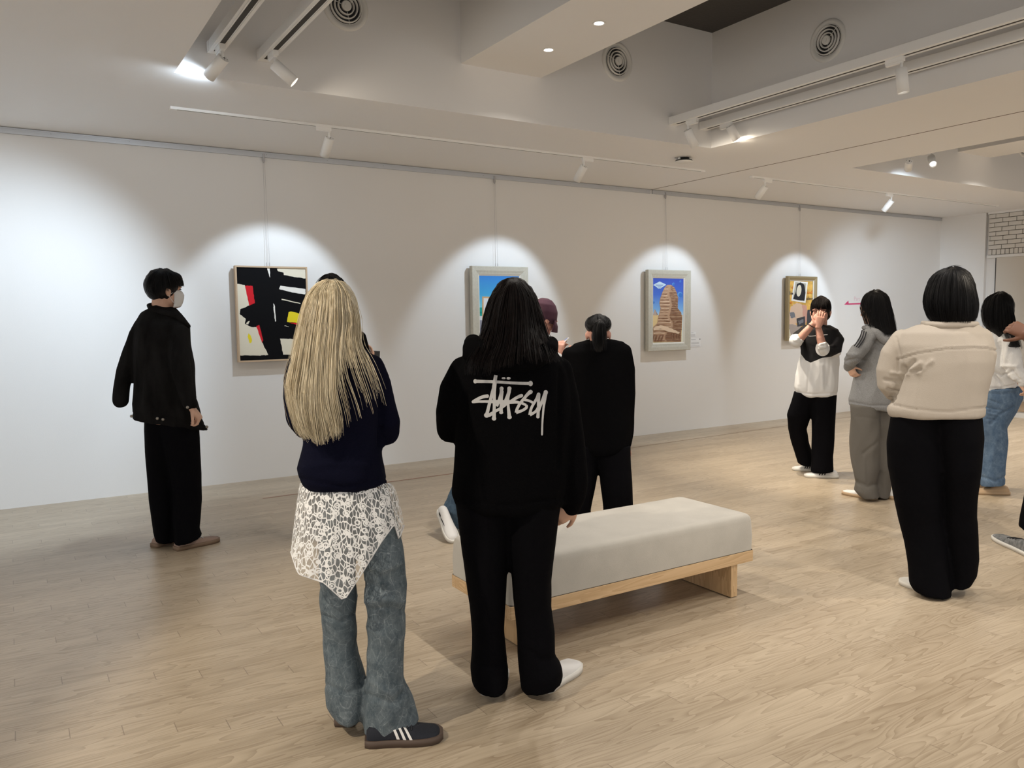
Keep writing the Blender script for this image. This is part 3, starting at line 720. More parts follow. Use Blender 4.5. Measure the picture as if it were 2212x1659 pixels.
# ------------------------------------------------------------------ paintings
def pc(c, rough=.5): 
    return mm('paint %.3f %.3f %.3f' % c, c, .8, spec=.12)
def painting(x0, x1, z0, z1, fw, fd, fm, label, canvas_m, shapes, off=.035, inset=.0, lip=None, wires=True, wlabel='', tilt=.0):
    """origin at bottom centre; local x right, z up, -y to the room"""
    cx, w2, h = (x0 + x1) / 2, (x1 - x0) / 2, z1 - z0
    root = empty('framed_painting', (cx, YW - off, z0), label, 'painting', 'framed paintings on the wall')
    yf = -fd
    bm = bmesh.new()
    o = [(-w2, 0), (w2, 0), (w2, h), (-w2, h)]; prof = [(0, 0), (0, yf + .004), (.006, yf), (fw * .55, yf + .004), (fw * .8, yf + .012), (fw, yf + .016), (fw, yf + .03), (fw, 0)] if fw > .03 else [(0, 0), (0, yf), (fw, yf), (fw, 0)]
    loops = [[bm.verts.new((x + (k if x < 0 else -k), y, z + (k if z == 0 else -k))) for x, z in o] for k, y in prof]
    for a, b in zip(loops, loops[1:] + loops[:1]):
        for i in range(4): bm.faces.new((a[i], a[(i + 1) % 4], b[(i + 1) % 4], b[i]))
    obj('frame', bm, fm, root)
    if lip:
        bm = bmesh.new(); a0, a1 = fw - .001, fw + lip
        l1 = [(-w2 + a0, a0), (w2 - a0, a0), (w2 - a0, h - a0), (-w2 + a0, h - a0)]; l2 = [(-w2 + a1, a1), (w2 - a1, a1), (w2 - a1, h - a1), (-w2 + a1, h - a1)]
        v1 = [bm.verts.new((x, yf + .017, z)) for x, z in l1]; v2 = [bm.verts.new((x, yf + .029, z)) for x, z in l2]
        for i in range(4): bm.faces.new((v1[i], v1[(i + 1) % 4], v2[(i + 1) % 4], v2[i]))
        obj('inner_lip', bm, mat('frame lip', (.72, .69, .61), .5), root); ci = a1 - .001
    else: ci = fw
    ycan = yf + .031 if lip else (yf + .012 if fw < .03 else yf + .024)
    bm = bmesh.new(); box(bm, -w2 + ci, w2 - ci, ycan, ycan + .008, ci, h - ci); cv = obj('canvas', bm, canvas_m, root)
    mats = []; bm = bmesh.new(); yy = YW - off + ycan
    for i, (m_, pts) in enumerate(shapes(lambda px, py: on_y(px, py, yy))):
        if m_ not in mats: mats.append(m_)
        y = ycan - .0004 - .00012 * i
        ps = [V((min(max(p.x - cx, -w2 + ci + .001), w2 - ci - .001), 0, min(max(p.z - z0, ci + .001), h - ci - .001))) for p in pts]
        vs = [bm.verts.new((p.x, y, p.z)) for p in ps]
        for t in tessellate_polygon([ps]):
            try: f = bm.faces.new([vs[k] for k in t]); f.material_index = mats.index(m_)
            except ValueError: pass
    for f in bm.faces:
        f.normal_update()
        if f.normal.y > 0: f.normal_flip()
    me = bpy.data.meshes.new('painted_shapes'); bm.to_mesh(me); bm.free(); obj('painted_shapes', me, mats, cv)
    # hanging wire
    wr = empty('hanging_wire', (cx - .02, YW - .022, ZC - .04), wlabel, 'hanging wire', 'wires holding the paintings')
    zb = z1 - (ZC - .04)
    bm = bmesh.new(); tube(bm, [(-.006, 0, -.03), (-.012, -off + .016, zb + .01)], .0011, 6); tube(bm, [(.006, 0, -.03), (.014, -off + .016, zb + .01)], .0011, 6); obj('wire', bm, steel, wr)
    bm = bmesh.new(); box(bm, -.009, .009, -.008, .008, -.045, .02, .002); cyl(bm, (0, -.004, -.058), (0, 0, 1), .006, .02, 12); obj('rail_hook', bm, steel, wr)
    for s in (-.012, .014):
        bm = bmesh.new(); tube(bm, [(s, -off + .016, zb + .032), (s, -off + .016, zb + .002)], .0032, 8); obj('wire_clamp', bm, steel, wr)
    return root
def poly(sc, ox, oy, pts): return [(ox + x / sc, oy + y / sc) for x, y in pts]
def ellp(x, y, a, b, n=18, rot=0): return [(x + a * math.cos(t) * math.cos(rot) - b * math.sin(t) * math.sin(rot), y + a * math.cos(t) * math.sin(rot) + b * math.sin(t) * math.cos(rot)) for t in [2 * math.pi * i / n for i in range(n)]]
blackp, creamp, whitep, redp, yelp = pc((.004, .004, .005), .35), pc((.74, .69, .56), .5), pc((.82, .80, .75), .5), pc((.62, .02, .03), .4), pc((.80, .66, .03), .4)
def rag(pts, amp=3, n=6, seed=1):
    r = random.Random(seed); out = []
    for (x0, y0), (x1, y1) in zip(pts, pts[1:] + pts[:1]):
        for k in range(n): t = k / n; out.append((x0 + (x1 - x0) * t + (r.uniform(-amp, amp) if k else 0), y0 + (y1 - y0) * t + (r.uniform(-amp, amp) if k else 0)))
    return out
def S1(P):
    L = [(creamp, [(180, 430), (290, 450), (345, 710), (230, 760), (225, 820), (300, 880), (290, 945), (380, 990), (440, 985), (510, 1180), (590, 1345), (470, 1352), (218, 1350)]),
         (redp, [(290, 455), (388, 460), (418, 680), (345, 715)]), (redp, [(435, 975), (475, 960), (525, 1155), (510, 1190)]), (yelp, [(338, 1065), (362, 1095), (382, 1150), (370, 1192), (350, 1190), (324, 1110)]),
         (whitep, [(572, 225), (610, 225), (612, 358), (600, 330)]), (creamp, [(700, 240), (740, 228), (1066, 240), (1066, 365), (950, 350), (790, 322), (788, 290), (712, 268)]),
         (whitep, [(725, 500), (745, 458), (1066, 500), (1066, 568), (900, 545)]), (creamp, [(760, 625), (1000, 680), (1000, 690), (760, 640)]), (whitep, [(655, 680), (675, 720), (690, 910), (676, 920), (656, 740)]),
         (yelp, [(850, 795), (885, 788), (1066, 835), (1060, 945), (830, 920)]), (redp, [(860, 932), (1050, 938), (1040, 985), (970, 960)]), (creamp, [(740, 1135), (890, 1138), (1066, 1160), (1066, 1345), (780, 1340)]),
         (creamp, [(800, 965), (865, 985), (800, 974)]), (creamp, [(300, 945), (330, 915), (352, 905), (335, 950)])]
    return [(m_, [P(*q) for q in poly(5.927, 480, 540, rag(p, 3, 7, i))]) for i, (m_, p) in enumerate(L)]
painting(1.673, 2.308, 1.067, 1.905, .014, .052, mat('pale wood frame', (.52, .38, .25), .5), 'abstract canvas of black strokes, red and yellow patches, thin wood frame', blackp, S1, off=.03, wlabel='pair of thin wires holding the black abstract painting')
framem = mat('grey green frame', (.50, .48, .41), .5, bump=.05, bscale=80, var=.06, vscale=40)
sky3 = grad_mat('painted blue sky', [(0, (.80, .78, .62)), (.38, (.62, .78, .88)), (.5, (.20, .45, .80)), (.75, (.05, .15, .62)), (1, (.035, .08, .50))], .1, .86)
def S3(P):
    st1, st2, st3, sand, moon, pyr, sauc = pc((.50, .33, .22)), pc((.23, .12, .075)), pc((.72, .55, .40)), pc((.72, .55, .28)), pc((.13, .35, .72)), pc((.48, .38, .33)), pc((.55, .72, .86))
    L = [(sand, [(280, 870), (500, 865), (760, 865), (740, 1260), (280, 1260)]), (pyr, [(295, 868), (358, 775), (405, 860), (390, 872)]), (pc((.30, .2, .15)), [(358, 775), (405, 860), (392, 868)])]
    for x, y, a in ((628, 422, 18), (728, 385, 13), (720, 575, 36), (338, 682, 20)): L += [(moon, ellp(x, y, a, a * 1.15)), (pc((.06, .2, .6)), ellp(x + a * .25, y + a * .2, a * .75, a * .9))]
    L += [(sauc, [(330, 435), (380, 410), (430, 385), (480, 408), (525, 432), (470, 465), (445, 485), (405, 485), (385, 465)]), (pc((.06, .1, .4)), [(365, 432), (490, 432), (470, 442), (385, 442)]), (pc((.1, .2, .5)), [(395, 458), (460, 458), (450, 468), (405, 468)])]
    # a generic stack of layered sandstone
    prof = [(300, 1250, 735), (295, 1120, 735), (330, 1040, 745), (395, 980, 748), (405, 900, 750), (425, 830, 738), (440, 770, 690), (425, 690, 690), (440, 620, 695), (468, 540, 672), (500, 470, 640), (540, 432, 590)]
    sil = [(a, y) for a, y, b in prof] + [(b, y) for a, y, b in prof[::-1]]; L.append((st1, sil))
    def ext(y):
        for (a0, y0, b0), (a1, y1, b1) in zip(prof, prof[1:]):
            if y1 <= y <= y0: t = (y0 - y) / (y0 - y1); return a0 + (a1 - a0) * t, b0 + (b1 - b0) * t
        return 545, 585
    r = random.Random(5); y = 460; i = 0
    while y < 1245:
        a, b = ext(y); mid = a + (b - a) * (.55 + .1 * math.sin(y * .02)); h1 = r.uniform(8, 15)
        L.append((st2, rag([(mid, y), (b - 3, y - 3), (b - 3, y + h1 - 3), (mid + 15, y + h1)], 4, 4, i)))
        L.append((st3 if i % 2 else st2, rag([(a + 4, y + 3), (mid - 20, y + r.uniform(-4, 6)), (mid - 30, y + h1 * .8), (a + 6, y + h1 * .7)], 4, 4, i + 50)))
        y += h1 + r.uniform(7, 16); i += 1
    L.append((st3, rag([(310, 1060), (430, 1010), (600, 1060), (715, 1120), (700, 1135), (560, 1110), (430, 1060), (330, 1090)], 4, 5)))
    for k in range(4): L.append((st2, [(330 + k * 45, 1160), (352 + k * 45, 1150), (330 + k * 40, 1245), (308 + k * 40, 1245)])); L.append((st2, [(590 + k * 38, 1120 + k * 8), (604 + k * 38, 1120 + k * 8), (604 + k * 38, 1205), (588 + k * 38, 1205)]))
    return [(m_, [P(*q) for q in poly(6.635, 1360, 550, p)]) for m_, p in L]
painting(6.377, 7.062, 1.005, 1.967, .082, .055, framem, 'painting of layered sandstone under deep blue sky with a saucer, pale frame', sky3, S3, off=.03, lip=.016, wlabel='pair of thin wires holding the blue sky painting')
sky2 = grad_mat('painted turquoise sky', [(0, (.10, .10, .12)), (.18, (.30, .32, .36)), (.42, (.25, .30, .4)), (.5, (.25, .72, .80)), (.75, (.04, .36, .70)), (1, (.02, .20, .62))], .1, .86)
def S2(P):
    L = [(pc((.03, .36, .32)), [(330, 758), (1000, 758), (1000, 880), (330, 880)]), (pc((.02, .28, .25)), [(330, 820), (1000, 815), (1000, 850), (330, 845)]), (pc((.66, .72, .78)), [(330, 880), (1000, 880), (1000, 940), (330, 940)]), (pc((.16, .17, .22)), [(330, 940), (1000, 940), (1000, 1600), (330, 1600)]), (pc((.30, .31, .38)), [(330, 940), (420, 940), (360, 1070), (330, 1080)]),
         (pc((.62, .40, .20)), [(408, 600), (700, 608), (700, 960), (408, 950)]), (pc((.70, .72, .75)), [(428, 622), (680, 630), (680, 940), (428, 935)]), (pc((.55, .7, .8)), [(470, 660), (650, 664), (650, 820), (470, 800)])]
    return [(m_, [P(*q) for q in poly(6.635, 980, 550, p)]) for m_, p in L]
painting(4.012, 4.693, 1.0, 1.957, .082, .055, framem, 'turquoise sky painting in wide pale frame, mostly hidden by dark hair', sky2, S2, off=.03, lip=.016, wlabel='pair of thin wires holding the turquoise sky painting')
och = mat('painted ochre', (.66, .40, .09), .6, var=.35, vscale=14)
def S4(P):
    blk, wh, orr, fl, fl2, gry, dgy = pc((.03, .03, .035)), pc((.85, .85, .83)), pc((.70, .22, .04)), pc((.70, .52, .40)), pc((.62, .35, .28)), pc((.20, .21, .24)), pc((.07, .07, .08))
    L = [(pc((.60, .44, .16)), rag([(430, 640), (560, 650), (520, 760), (460, 900), (400, 900)], 8, 5)),
         # pale blocks below the card: a generic abstract in the same colours
         (fl, rag([(480, 700), (560, 650), (660, 680), (700, 800), (690, 1000), (560, 960), (450, 900), (440, 820)], 8, 5, 2)), (fl2, rag([(640, 680), (710, 690), (720, 900), (690, 960), (650, 860)], 6, 5, 3)),
         (gry, rag([(455, 800), (520, 790), (540, 870), (470, 880)], 6, 4, 4)), (fl, rag([(400, 900), (500, 900), (560, 1000), (520, 1010), (400, 950)], 6, 4, 5)), (pc((.42, .36, .33)), rag([(410, 960), (620, 990), (640, 1120), (400, 1150)], 8, 5, 6)),
         (pc((.74, .70, .55)), rag([(405, 1040), (460, 1050), (475, 1140), (415, 1150)], 5, 4, 7)), (dgy, [(555, 885), (682, 850), (686, 985), (568, 1008)]), (gry, rag([(580, 920), (655, 895), (660, 940), (600, 975)], 4, 4, 8)), (gry, rag([(375, 1000), (405, 960), (405, 1150), (372, 1150)], 4, 4)),
         (dgy, rag([(720, 760), (800, 740), (770, 1150), (700, 1100)], 6, 5, 9)),
         (wh, [(520, 312), (724, 342), (690, 652), (478, 618)]), (pc((.50, .48, .40)), [(538, 338), (702, 362), (672, 628), (500, 600)]), (blk, rag([(560, 370), (620, 345), (670, 380), (690, 500), (672, 622), (590, 612), (505, 590), (545, 480)], 3, 4, 3)),
         (pc((.75, .71, .58)), ellp(592, 470, 36, 88, 20, .12))]
    out = [(m_, [P(*q) for q in poly(6.91, 1640, 560, p)]) for m_, p in L]
    def letters(txt, x, y, s, m_, rot=0):
        G = {'d': [[(.55, 0), (.7, 0), (.7, 1), (.55, 1)], ellp(.36, .72, .30, .28, 14)], 'a': [ellp(.34, .72, .30, .28, 14), [(.52, .45), (.68, .45), (.68, 1), (.52, 1)]]}
        for i, ch in enumerate(txt):
            for g in G[ch]:
                out.append((m_, [P(*q) for q in poly(6.91, 1640, 560, [(x + s * (.8 * i + a), y + s * (b - .03 * i)) for a, b in g])]))
            out.append((och, [P(*q) for q in poly(6.91, 1640, 560, ellp(x + s * (.8 * i + .35), y + s * .72, s * .10, s * .12, 10))]))
    letters('da', 425, 478, 52, blk); letters('dad', 698, 560, 46, blk); letters('ad', 712, 462, 52, orr); letters('d', 478, 398, 36, orr); letters('da', 415, 612, 50, orr)
    return out
painting(8.85, 9.452, 1.067, 1.932, .05, .05, mat('antique gold frame', (.34, .27, .15), .42, metal=.25), 'ochre painting with white bordered card and letters in narrow gold frame', och, S4, off=.03, lip=.012, wlabel='pair of thin wires holding the ochre painting')
# wall captions
def caption(px0, py0, px1, py1, label, dark=False):
    a, b = on_y(px0, py0, YW), on_y(px1, py1, YW)
    bm = bmesh.new(); box(bm, a.x, b.x, YW - .003, YW, b.z, a.z); h = a.z - b.z; w_ = b.x - a.x
    for t, l, th in ((.82, .45, .05), (.5, .8, .025), (.42, .75, .025), (.34, .8, .025), (.1, .85, .04)):
        box(bm, a.x + .05 * w_, a.x + (.05 + l) * w_, YW - .0035, YW - .003, b.z + t * h, b.z + (t + th) * h, mi=1)
    if dark: box(bm, b.x - .14 * w_, b.x - .02 * w_, YW - .0035, YW - .003, b.z + .80 * h, b.z + .95 * h, mi=1)
    o = obj('wall_caption', bm, [mat('caption card', (.80, .80, .80), .6), mat('caption ink', (.30, .30, .31), .7)]); tagp(o, label, 'label', 'captions beside the blue sky painting')
caption(1491.5, 717, 1503.5, 728.5, 'small upper caption card beside the blue sky painting')
caption(1491.5, 731, 1513, 749, 'larger lower caption card beside the blue sky painting', True)
# pink arrow
root = empty('wall_arrow', on_y(1850, 656, YW), 'pink arrow pointing left on the wall beside the ochre painting', 'arrow')
bm = bmesh.new()
def wp(px, py): p = on_y(px, py, YW - .002) - root.location; return p
def pface(bm, pts, mi=0):
    f = bm.faces.new([bm.verts.new(p) for p in pts]); f.material_index = mi
    f.normal_update()
    if f.normal.y > 0: f.normal_flip()
pface(bm, [wp(1823.5, 658.2), wp(1832.6, 649.2), wp(1833.2, 655.2), wp(1906, 652.8), wp(1906, 656), wp(1833, 658.4)])
me = bpy.data.meshes.new('a'); bm.to_mesh(me); bm.free(); obj('arrow_shape', me, mat('magenta vinyl', (.62, .05, .17), .5), root)
cu = bpy.data.curves.new('t', 'FONT'); cu.body = 'Part'; cu.size = .085
to = bpy.data.objects.new('t', cu); COL.objects.link(to); bpy.context.evaluated_depsgraph_get().update()
tm = bpy.data.meshes.new_from_object(to.evaluated_get(bpy.context.evaluated_depsgraph_get())); bpy.data.objects.remove(to)
tm.transform(Matrix.Translation(wp(1844.5, 649.5)) @ Matrix.Rotation(math.pi / 2, 4, 'X')); obj('lettering', tm, mat('pale pink vinyl', (.72, .50, .55), .6), root)
# ================================================================== people
white_sh = mat('white leather', (.70, .70, .70), .5); tan_sole = mat('tan sole', (.42, .30, .19), .6); white_sole = mat('white sole', (.68, .67, .64), .6)
gum = mat('brown gum sole', (.085, .058, .045), .6); navy_sh = mat('navy suede', (.010, .013, .022), .85, bump=.2, bscale=200); taupe = mat('taupe suede', (.30, .21, .17), .85); taupe_s = mat('taupe sole', (.20, .135, .09), .7)
stripe_w = mat('white stripe', (.78, .78, .78), .5); stripe_b = mat('black stripe', (.01, .01, .012), .5)
D = math.radians
# ---------------------------------------------------------------- 1 man in black denim
P = Person(395, 1180, 'person in black denim jacket and white face mask, standing at the far left')
JL = [(327, 660, 374, 664, .15), (303, 678, 398, 686, .19), (288, 700, 410, 702, .26), (285, 740, 413, 742, .29), (286, 786, 420, 786, .29), (287, 850, 425, 856, .29), (286, 890, 436, 905, .28), (285, 906, 451, 929, .27)]
armL = [(303, 716, 20, .02), (283, 760, 20, .05), (270, 800, 20, .06), (263, 835, 19, .05), (261, 866, 18.5, .03)]
armR = [(390, 720, 21, -.10), (388, 770, 22, -.14), (394, 815, 20, -.17), (403, 850, 17.5, -.17), (411, 874, 15.5, -.17)]
TL_ = [(312, 890, 385, 900, .24, .02), (311, 930, 378, 940, .22, .03), (315, 1000, 378, 1010, .20, .05), (321, 1080, 378, 1090, .2, .07), (331, 1150, 378, 1155, .21, .08), (337, 1172, 374, 1176, .21, .08)]
TR_ = [(325, 890, 430, 905, .25, 0), (345, 945, 433, 945, .24, -.02), (362, 1010, 434, 1014, .22, -.03), (371, 1060, 436, 1077, .2, -.03), (374, 1120, 430, 1141, .2, -.03), (374, 1160, 433, 1157, .22, -.03), (374, 1182, 436, 1161, .23, -.03)]
hc = P.crown(352, 580, 0); fd = (P.r * .93 + P.d * .37)
hw = P.pt(414, 881, -.17)
P.body(SKIN, [JL[1:]], [armL, armR, [(345, 900, 30, .04), (340, 1050, 24, .06), (352, 1165, 18, .07)], [(395, 900, 32, 0), (405, 1050, 25, -.03), (404, 1170, 18, -.03)]], head=(hc, fd, .06, 1.0, .09), hands=[(hw, P.r * .55 - P.up * .85 - P.d * .05, -P.r * .6 - P.up * .3 + P.d * .2, dict(sgn=-1, curl=1.15, k=1.0))], shrink=.22)
P.garment('jacket', BLK_DENIM, [JL], [armL, armR], wr=.006, seed=1, ws=8, creases=[([(285, 712), (330, 716), (385, 716)], -.004, 2), ([(318, 716), (303, 880)], -.003, 1.6), ([(286, 893), (360, 900), (448, 917)], -.004, 1.8), ([(403, 858), (428, 862)], -.004, 1.6), ([(366, 700), (360, 770), (376, 850)], -.004, 2.2)])
bm = bmesh.new()
tube(bm, [P.pt(326, 668, -.06), P.pt(322, 660, .0), P.pt(342, 656, .07), P.pt(372, 664, .07), P.pt(388, 682, .03), P.pt(408, 704, -.04)], [.016, .016, .016, .016, .018, .012], 10)
tube(bm, [P.pt(326, 668, -.06), P.pt(350, 674, -.10), P.pt(374, 680, -.09), P.pt(396, 694, -.08), P.pt(409, 706, -.05)], [.014, .017, .018, .018, .01], 10)
obj('collar', remeshed(bm, .006, 3), BLK_DENIM, P.root)
P.garment('trousers', BLK_TRS, [TL_, TR_], wr=.006, seed=3, ws=5)
for bx, by, off in ((405, 880, -.215), (340, 904, -.145), (352, 906, -.145), (447, 922, -.08), (284, 899, -.1)):
    bm = bmesh.new(); ellipsoid(bm, P.pt(bx, by, off), (P.r * .009, P.d * .005, P.up * .009), 10); obj('button', bm, mm('dull metal button', (.30, .28, .25), .4, .6), P.root)
P.hair(HAIR_B, cap=(hc, fd, .06, 1.0, .012, False), ells=[(338, 622, .0, .072, .088, .075), (373, 603, .0, .052, .072, .04), (384, 612, .03, .026, .05, .03)], guides=[[(345, 583, -.03), (322, 597, -.06), (316, 622, -.07), (330, 650, -.07)], [(350, 582, -.04), (340, 600, -.10), (338, 625, -.10), (342, 646, -.09)], [(355, 582, -.04), (362, 596, -.10), (366, 612, -.10), (367, 628, -.09)], [(360, 583, 0), (380, 594, -.05), (391, 608, -.02), (395, 620, 0)], [(362, 583, .04), (382, 594, .05), (393, 606, .06), (394, 620, .06)]], n=420, r=.0016, jit=.004, seed=2, endcut=.2)
# mask
bm = bmesh.new(); q = Matrix.Rotation(-.06, 3, fd.cross(P.up)); F = fd.normalized(); rr_ = F.cross(P.up)
def mk(a, b, c): return hc + F * a + rr_ * b + P.up * c
rings = []
for z, a in ((-.002, .100), (-.012, .112), (-.03, .121), (-.05, .119), (-.075, .112), (-.098, .100), (-.108, .088)):
    rings.append([mk(a * math.cos(t) ** .8 if abs(t) < 1.5 else .02, .066 * math.sin(t), z) for t in [(-1.35 + 2.7 * i / 14) for i in range(15)]])
vs = [[bm.verts.new(p) for p in r] for r in rings]
for a, b in zip(vs, vs[1:]):
    for i in range(14): bm.faces.new((a[i], a[i + 1], b[i + 1], b[i])).smooth = True
mk_o = obj('face_mask', bm, mat('white mask fabric', (.72, .73, .74), .85), P.root); so = mk_o.modifiers.new('s', 'SOLIDIFY'); so.thickness = .002
for sg in (-1, 1):
    for z in (-.01, -.085):
        bm = bmesh.new(); tube(bm, [mk(.035, sg * .066, z), mk(.012, sg * .078, z * .5 - .02), mk(-.008, sg * .09, -.02 + (.02 if z > -.05 else -.015))], .0016, 6); obj('ear_loop', bm, mm('loop', (.7, .7, .7), .8), mk_o)
for sg in (-1, 1):
    bm = bmesh.new(); ellipsoid(bm, mk(.086, sg * .032, .004), (F * .008, rr_ * .013, P.up * .004), 8); obj('eye', bm, mm('dark eye', (.01, .008, .008), .3), P.root)
shoe(P, (350, 1177), (384, 1166), taupe, taupe_s, .095, .8)
shoe(P, (380, 1189), (471, 1168), taupe, taupe_s, .1, .85, laces=stripe_w)
# ---------------------------------------------------------------- 2 blonde
P = Person(795, 1580, 'person with long blonde hair, navy sweater, white lace overskirt and faded jeans')
TR = [(672, 742, 766, 742, .11, -.0), (655, 757, 790, 757, .16), (632, 775, 812, 770, .21), (628, 810, 824, 806, .24), (640, 860, 822, 860, .25), (650, 910, 822, 910, .25), (655, 955, 824, 950, .25), (646, 990, 829, 988, .27), (641, 1010, 835, 1008, .29), (646, 1028, 838, 1026, .29), (651, 1040, 841, 1038, .27), (654, 1049, 840, 1046, .255)]
aL = [(642, 790, 23, 0), (634, 820, 25, .0), (634, 860, 25.5, .0), (642, 900, 25, .01), (656, 930, 22, .05), (690, 925, 20, .17), (730, 900, 18, .2)]
aR = [(806, 785, 22, 0), (819, 830, 24, .0), (828, 875, 26, .0), (837, 915, 29, .0), (838, 938, 27, .02), (805, 925, 22, .16), (760, 905, 18, .2)]
LL = [(692, 1050, 775, 1050, .22, .0), (690, 1150, 775, 1150, .20, .02), (690, 1240, 770, 1240, .18, .04), (692, 1300, 771, 1310, .165, .05), (699, 1380, 772, 1385, .165, .06), (703, 1450, 785, 1450, .18, .05), (703, 1490, 795, 1490, .2, .05), (708, 1525, 792, 1520, .2, .05), (718, 1562, 782, 1560, .2, .05)]
RL = [(760, 1050, 832, 1050, .17, .0), (770, 1130, 858, 1130, .18, .0), (778, 1200, 875, 1200, .2, .0), (785, 1260, 878, 1260, .18, -.02), (792, 1330, 876, 1330, .17, -.02), (794, 1400, 872, 1400, .17, -.02), (791, 1460, 872, 1460, .18, -.02), (788, 1505, 888, 1500, .2, -.02), (785, 1550, 898, 1530, .2, -.02), (783, 1596, 906, 1570, .2, -.02)]
hc = P.crown(716, 604, .03, .98); fd = P.d - P.r * .05
HD = (hc, fd, .25, .98, .014)
P.body(SKIN, [TR[1:10]], [aL, aR, [(730, 1060, 36, .02), (731, 1300, 30, .05), (745, 1520, 22, .05)], [(810, 1060, 38, 0), (832, 1300, 32, -.02), (835, 1530, 24, -.02)]], head=(hc, fd, .25, .98, .09), hands=[(P.pt(735, 900, .22), P.r + P.up * .5, P.d, dict(sgn=1, curl=.4)), (P.pt(750, 905, .2), -P.r + P.up * .5, P.d, dict(sgn=-1, curl=.4))])
P.garment('sweater', NAVY, [TR], [aL, aR], wr=.006, seed=5, ws=6, creases=[([(652, 1034), (740, 1052), (840, 1034)], -.006, 3), ([(660, 1010), (720, 1000), (800, 1006)], .006, 8), ([(825, 860), (822, 960)], -.012, 4), ([(658, 870), (664, 950)], -.010, 4)])
JN = denim('washed blue grey denim', (.062, .086, .106), (.31, .36, .39), .7, 17)
def fold(*a): return list(a)
P.garment('jeans', JN, [LL, RL], wr=.0055, seed=6, ws=9, vox=.008, it=3, st=(1, 1, .9), creases=[([(785, 1262), (815, 1268), (845, 1285)], -.008, 5), ([(795, 1300), (825, 1292), (870, 1300)], .006, 5), ([(800, 1318), (830, 1312), (872, 1320)], -.006, 4), ([(700, 1330), (735, 1345), (765, 1325)], -.006, 4), ([(790, 1500), (850, 1520), (885, 1480)], -.008, 6), ([(800, 1470), (845, 1500)], .006, 5), ([(706, 1480), (750, 1500), (790, 1470)], -.006, 5), ([(833, 1250), (836, 1400), (838, 1560)], .003, 2), ([(780, 1220), (825, 1235), (868, 1215)], .006, 5)])
# lace overskirt
bm = bmesh.new(); uvl = bm.loops.layers.uv.new('UVMap'); NC, NR = 72, 26
ucs = [(-1, 628, 1192), (-.88, 641, 1232), (-.8, 647, 1241), (-.45, 700, 1259), (-.12, 743, 1298), (.25, 786, 1232), (.6, 824, 1170), (.85, 852, 1132), (.93, 862, 1165), (1, 873, 1135)]
def front(u):
    for (a, x0, y0), (b, x1, y1) in zip(ucs, ucs[1:]):
        if u <= b: t = (u - a) / (b - a); return x0 + (x1 - x0) * t, y0 + (y1 - y0) * t
    return ucs[-1][1:]
grid = []
for i in range(NC + 1):
    a = 2 * math.pi * i / NC; u = math.cos(a); s_ = math.sin(a)      # s_>0 : towards camera
    xt, yt = 746 + 98 * u, 1044; xb, yb = front(u)
    if s_ < 0: xb = 750 + 120 * u; yb = 1175 + 25 * math.sin(a * 3)
    colm = []
    for j in range(NR + 1):
        t = j / NR; x = xt + (xb - xt) * t ** .55 if u > .6 else xt + (xb - xt) * t ** .8 if u < -.6 else xt + (xb - xt) * t
        y = yt + (yb - yt) * t; th = .116 + .046 * math.sin(min(t * 1.6, 1.4)) + .007 * math.sin(u * 19 + t * 2) * t + (.012 * math.sin(u * 60) * t if u > .85 else 0)
        p = P.pt(x, y, -th * s_); colm.append((bm.verts.new(p), (a * .17, -t * .36 * (yb - yt) / 200)))
    grid.append(colm)
for i in range(NC):
    for j in range(NR):
        q = (grid[i][j], grid[i + 1][j], grid[i + 1][j + 1], grid[i][j + 1]); f = bm.faces.new([z[0] for z in q]); f.smooth = True
        for lp, z in zip(f.loops, q): lp[uvl].uv = z[1]
me = bpy.data.meshes.new('lace'); bm.to_mesh(me); bm.free(); lace = obj('lace_overskirt', me, lace_mat(), P.root); lace['label'] = 'white lace overskirt with pointed asymmetric hem'
bm = bmesh.new(); tube(bm, [grid[i][NR][0] if 0 else P.pt(*front(math.cos(a)), -(.155) * math.sin(a)) for a in [math.pi * k / 40 for k in range(41)]], .0022, 6); obj('hem_trim', bm, mm('white thread', (.8, .8, .82), .8), lace)
shoe(P, (752, 1554), (776, 1512), navy_sh, gum, .1, .8)
shoe(P, (793, 1606), (953, 1592), navy_sh, gum, .105, .9, stripes=stripe_w, laces=mm('dark laces', (.02, .022, .03), .8))
G = [[(705, 606, 0), (668, 640, 0), (650, 700, .02), (635, 770, .03), (620, 840, -.04), (640, 920, -.07), (658, 945, -.09)],
     [(708, 605, -.02), (672, 638, -.05), (656, 700, -.07), (642, 770, -.10), (630, 850, -.13), (648, 920, -.14), (664, 950, -.14)],
     [(711, 604, -.03), (685, 632, -.09), (672, 700, -.12), (662, 780, -.14), (650, 860, -.15), (664, 925, -.15), (682, 958, -.15)],
     [(714, 604, -.03), (700, 628, -.10), (692, 700, -.13), (683, 780, -.15), (678, 860, -.16), (684, 930, -.15), (690, 962, -.15)],
     [(717, 604, -.03), (714, 628, -.11), (712, 700, -.14), (706, 780, -.15), (706, 860, -.16), (722, 925, -.15), (728, 952, -.15)],
     [(720, 604, -.03), (728, 630, -.11), (728, 700, -.14), (722, 770, -.15), (722, 840, -.16), (732, 900, -.15), (734, 948, -.15)],
     [(722, 605, -.02), (742, 634, -.09), (748, 690, -.12), (742, 740, -.14), (752, 800, -.15), (775, 860, -.15), (787, 900, -.15)],
     [(724, 605, -.01), (752, 636, -.07), (764, 690, -.10), (764, 735, -.12), (778, 790, -.14), (798, 850, -.14), (808, 890, -.14)],
     [(726, 606, 0), (762, 642, -.03), (777, 690, -.05), (780, 740, -.08), (800, 775, -.12), (822, 830, -.12), (836, 880, -.12)]]
Gtop = [[p if i < 4 else (p[0] * .5 + 715 * .0 + g[3][0] * .5, p[1], p[2]) for i, p in enumerate(g[:5])] for g in G]
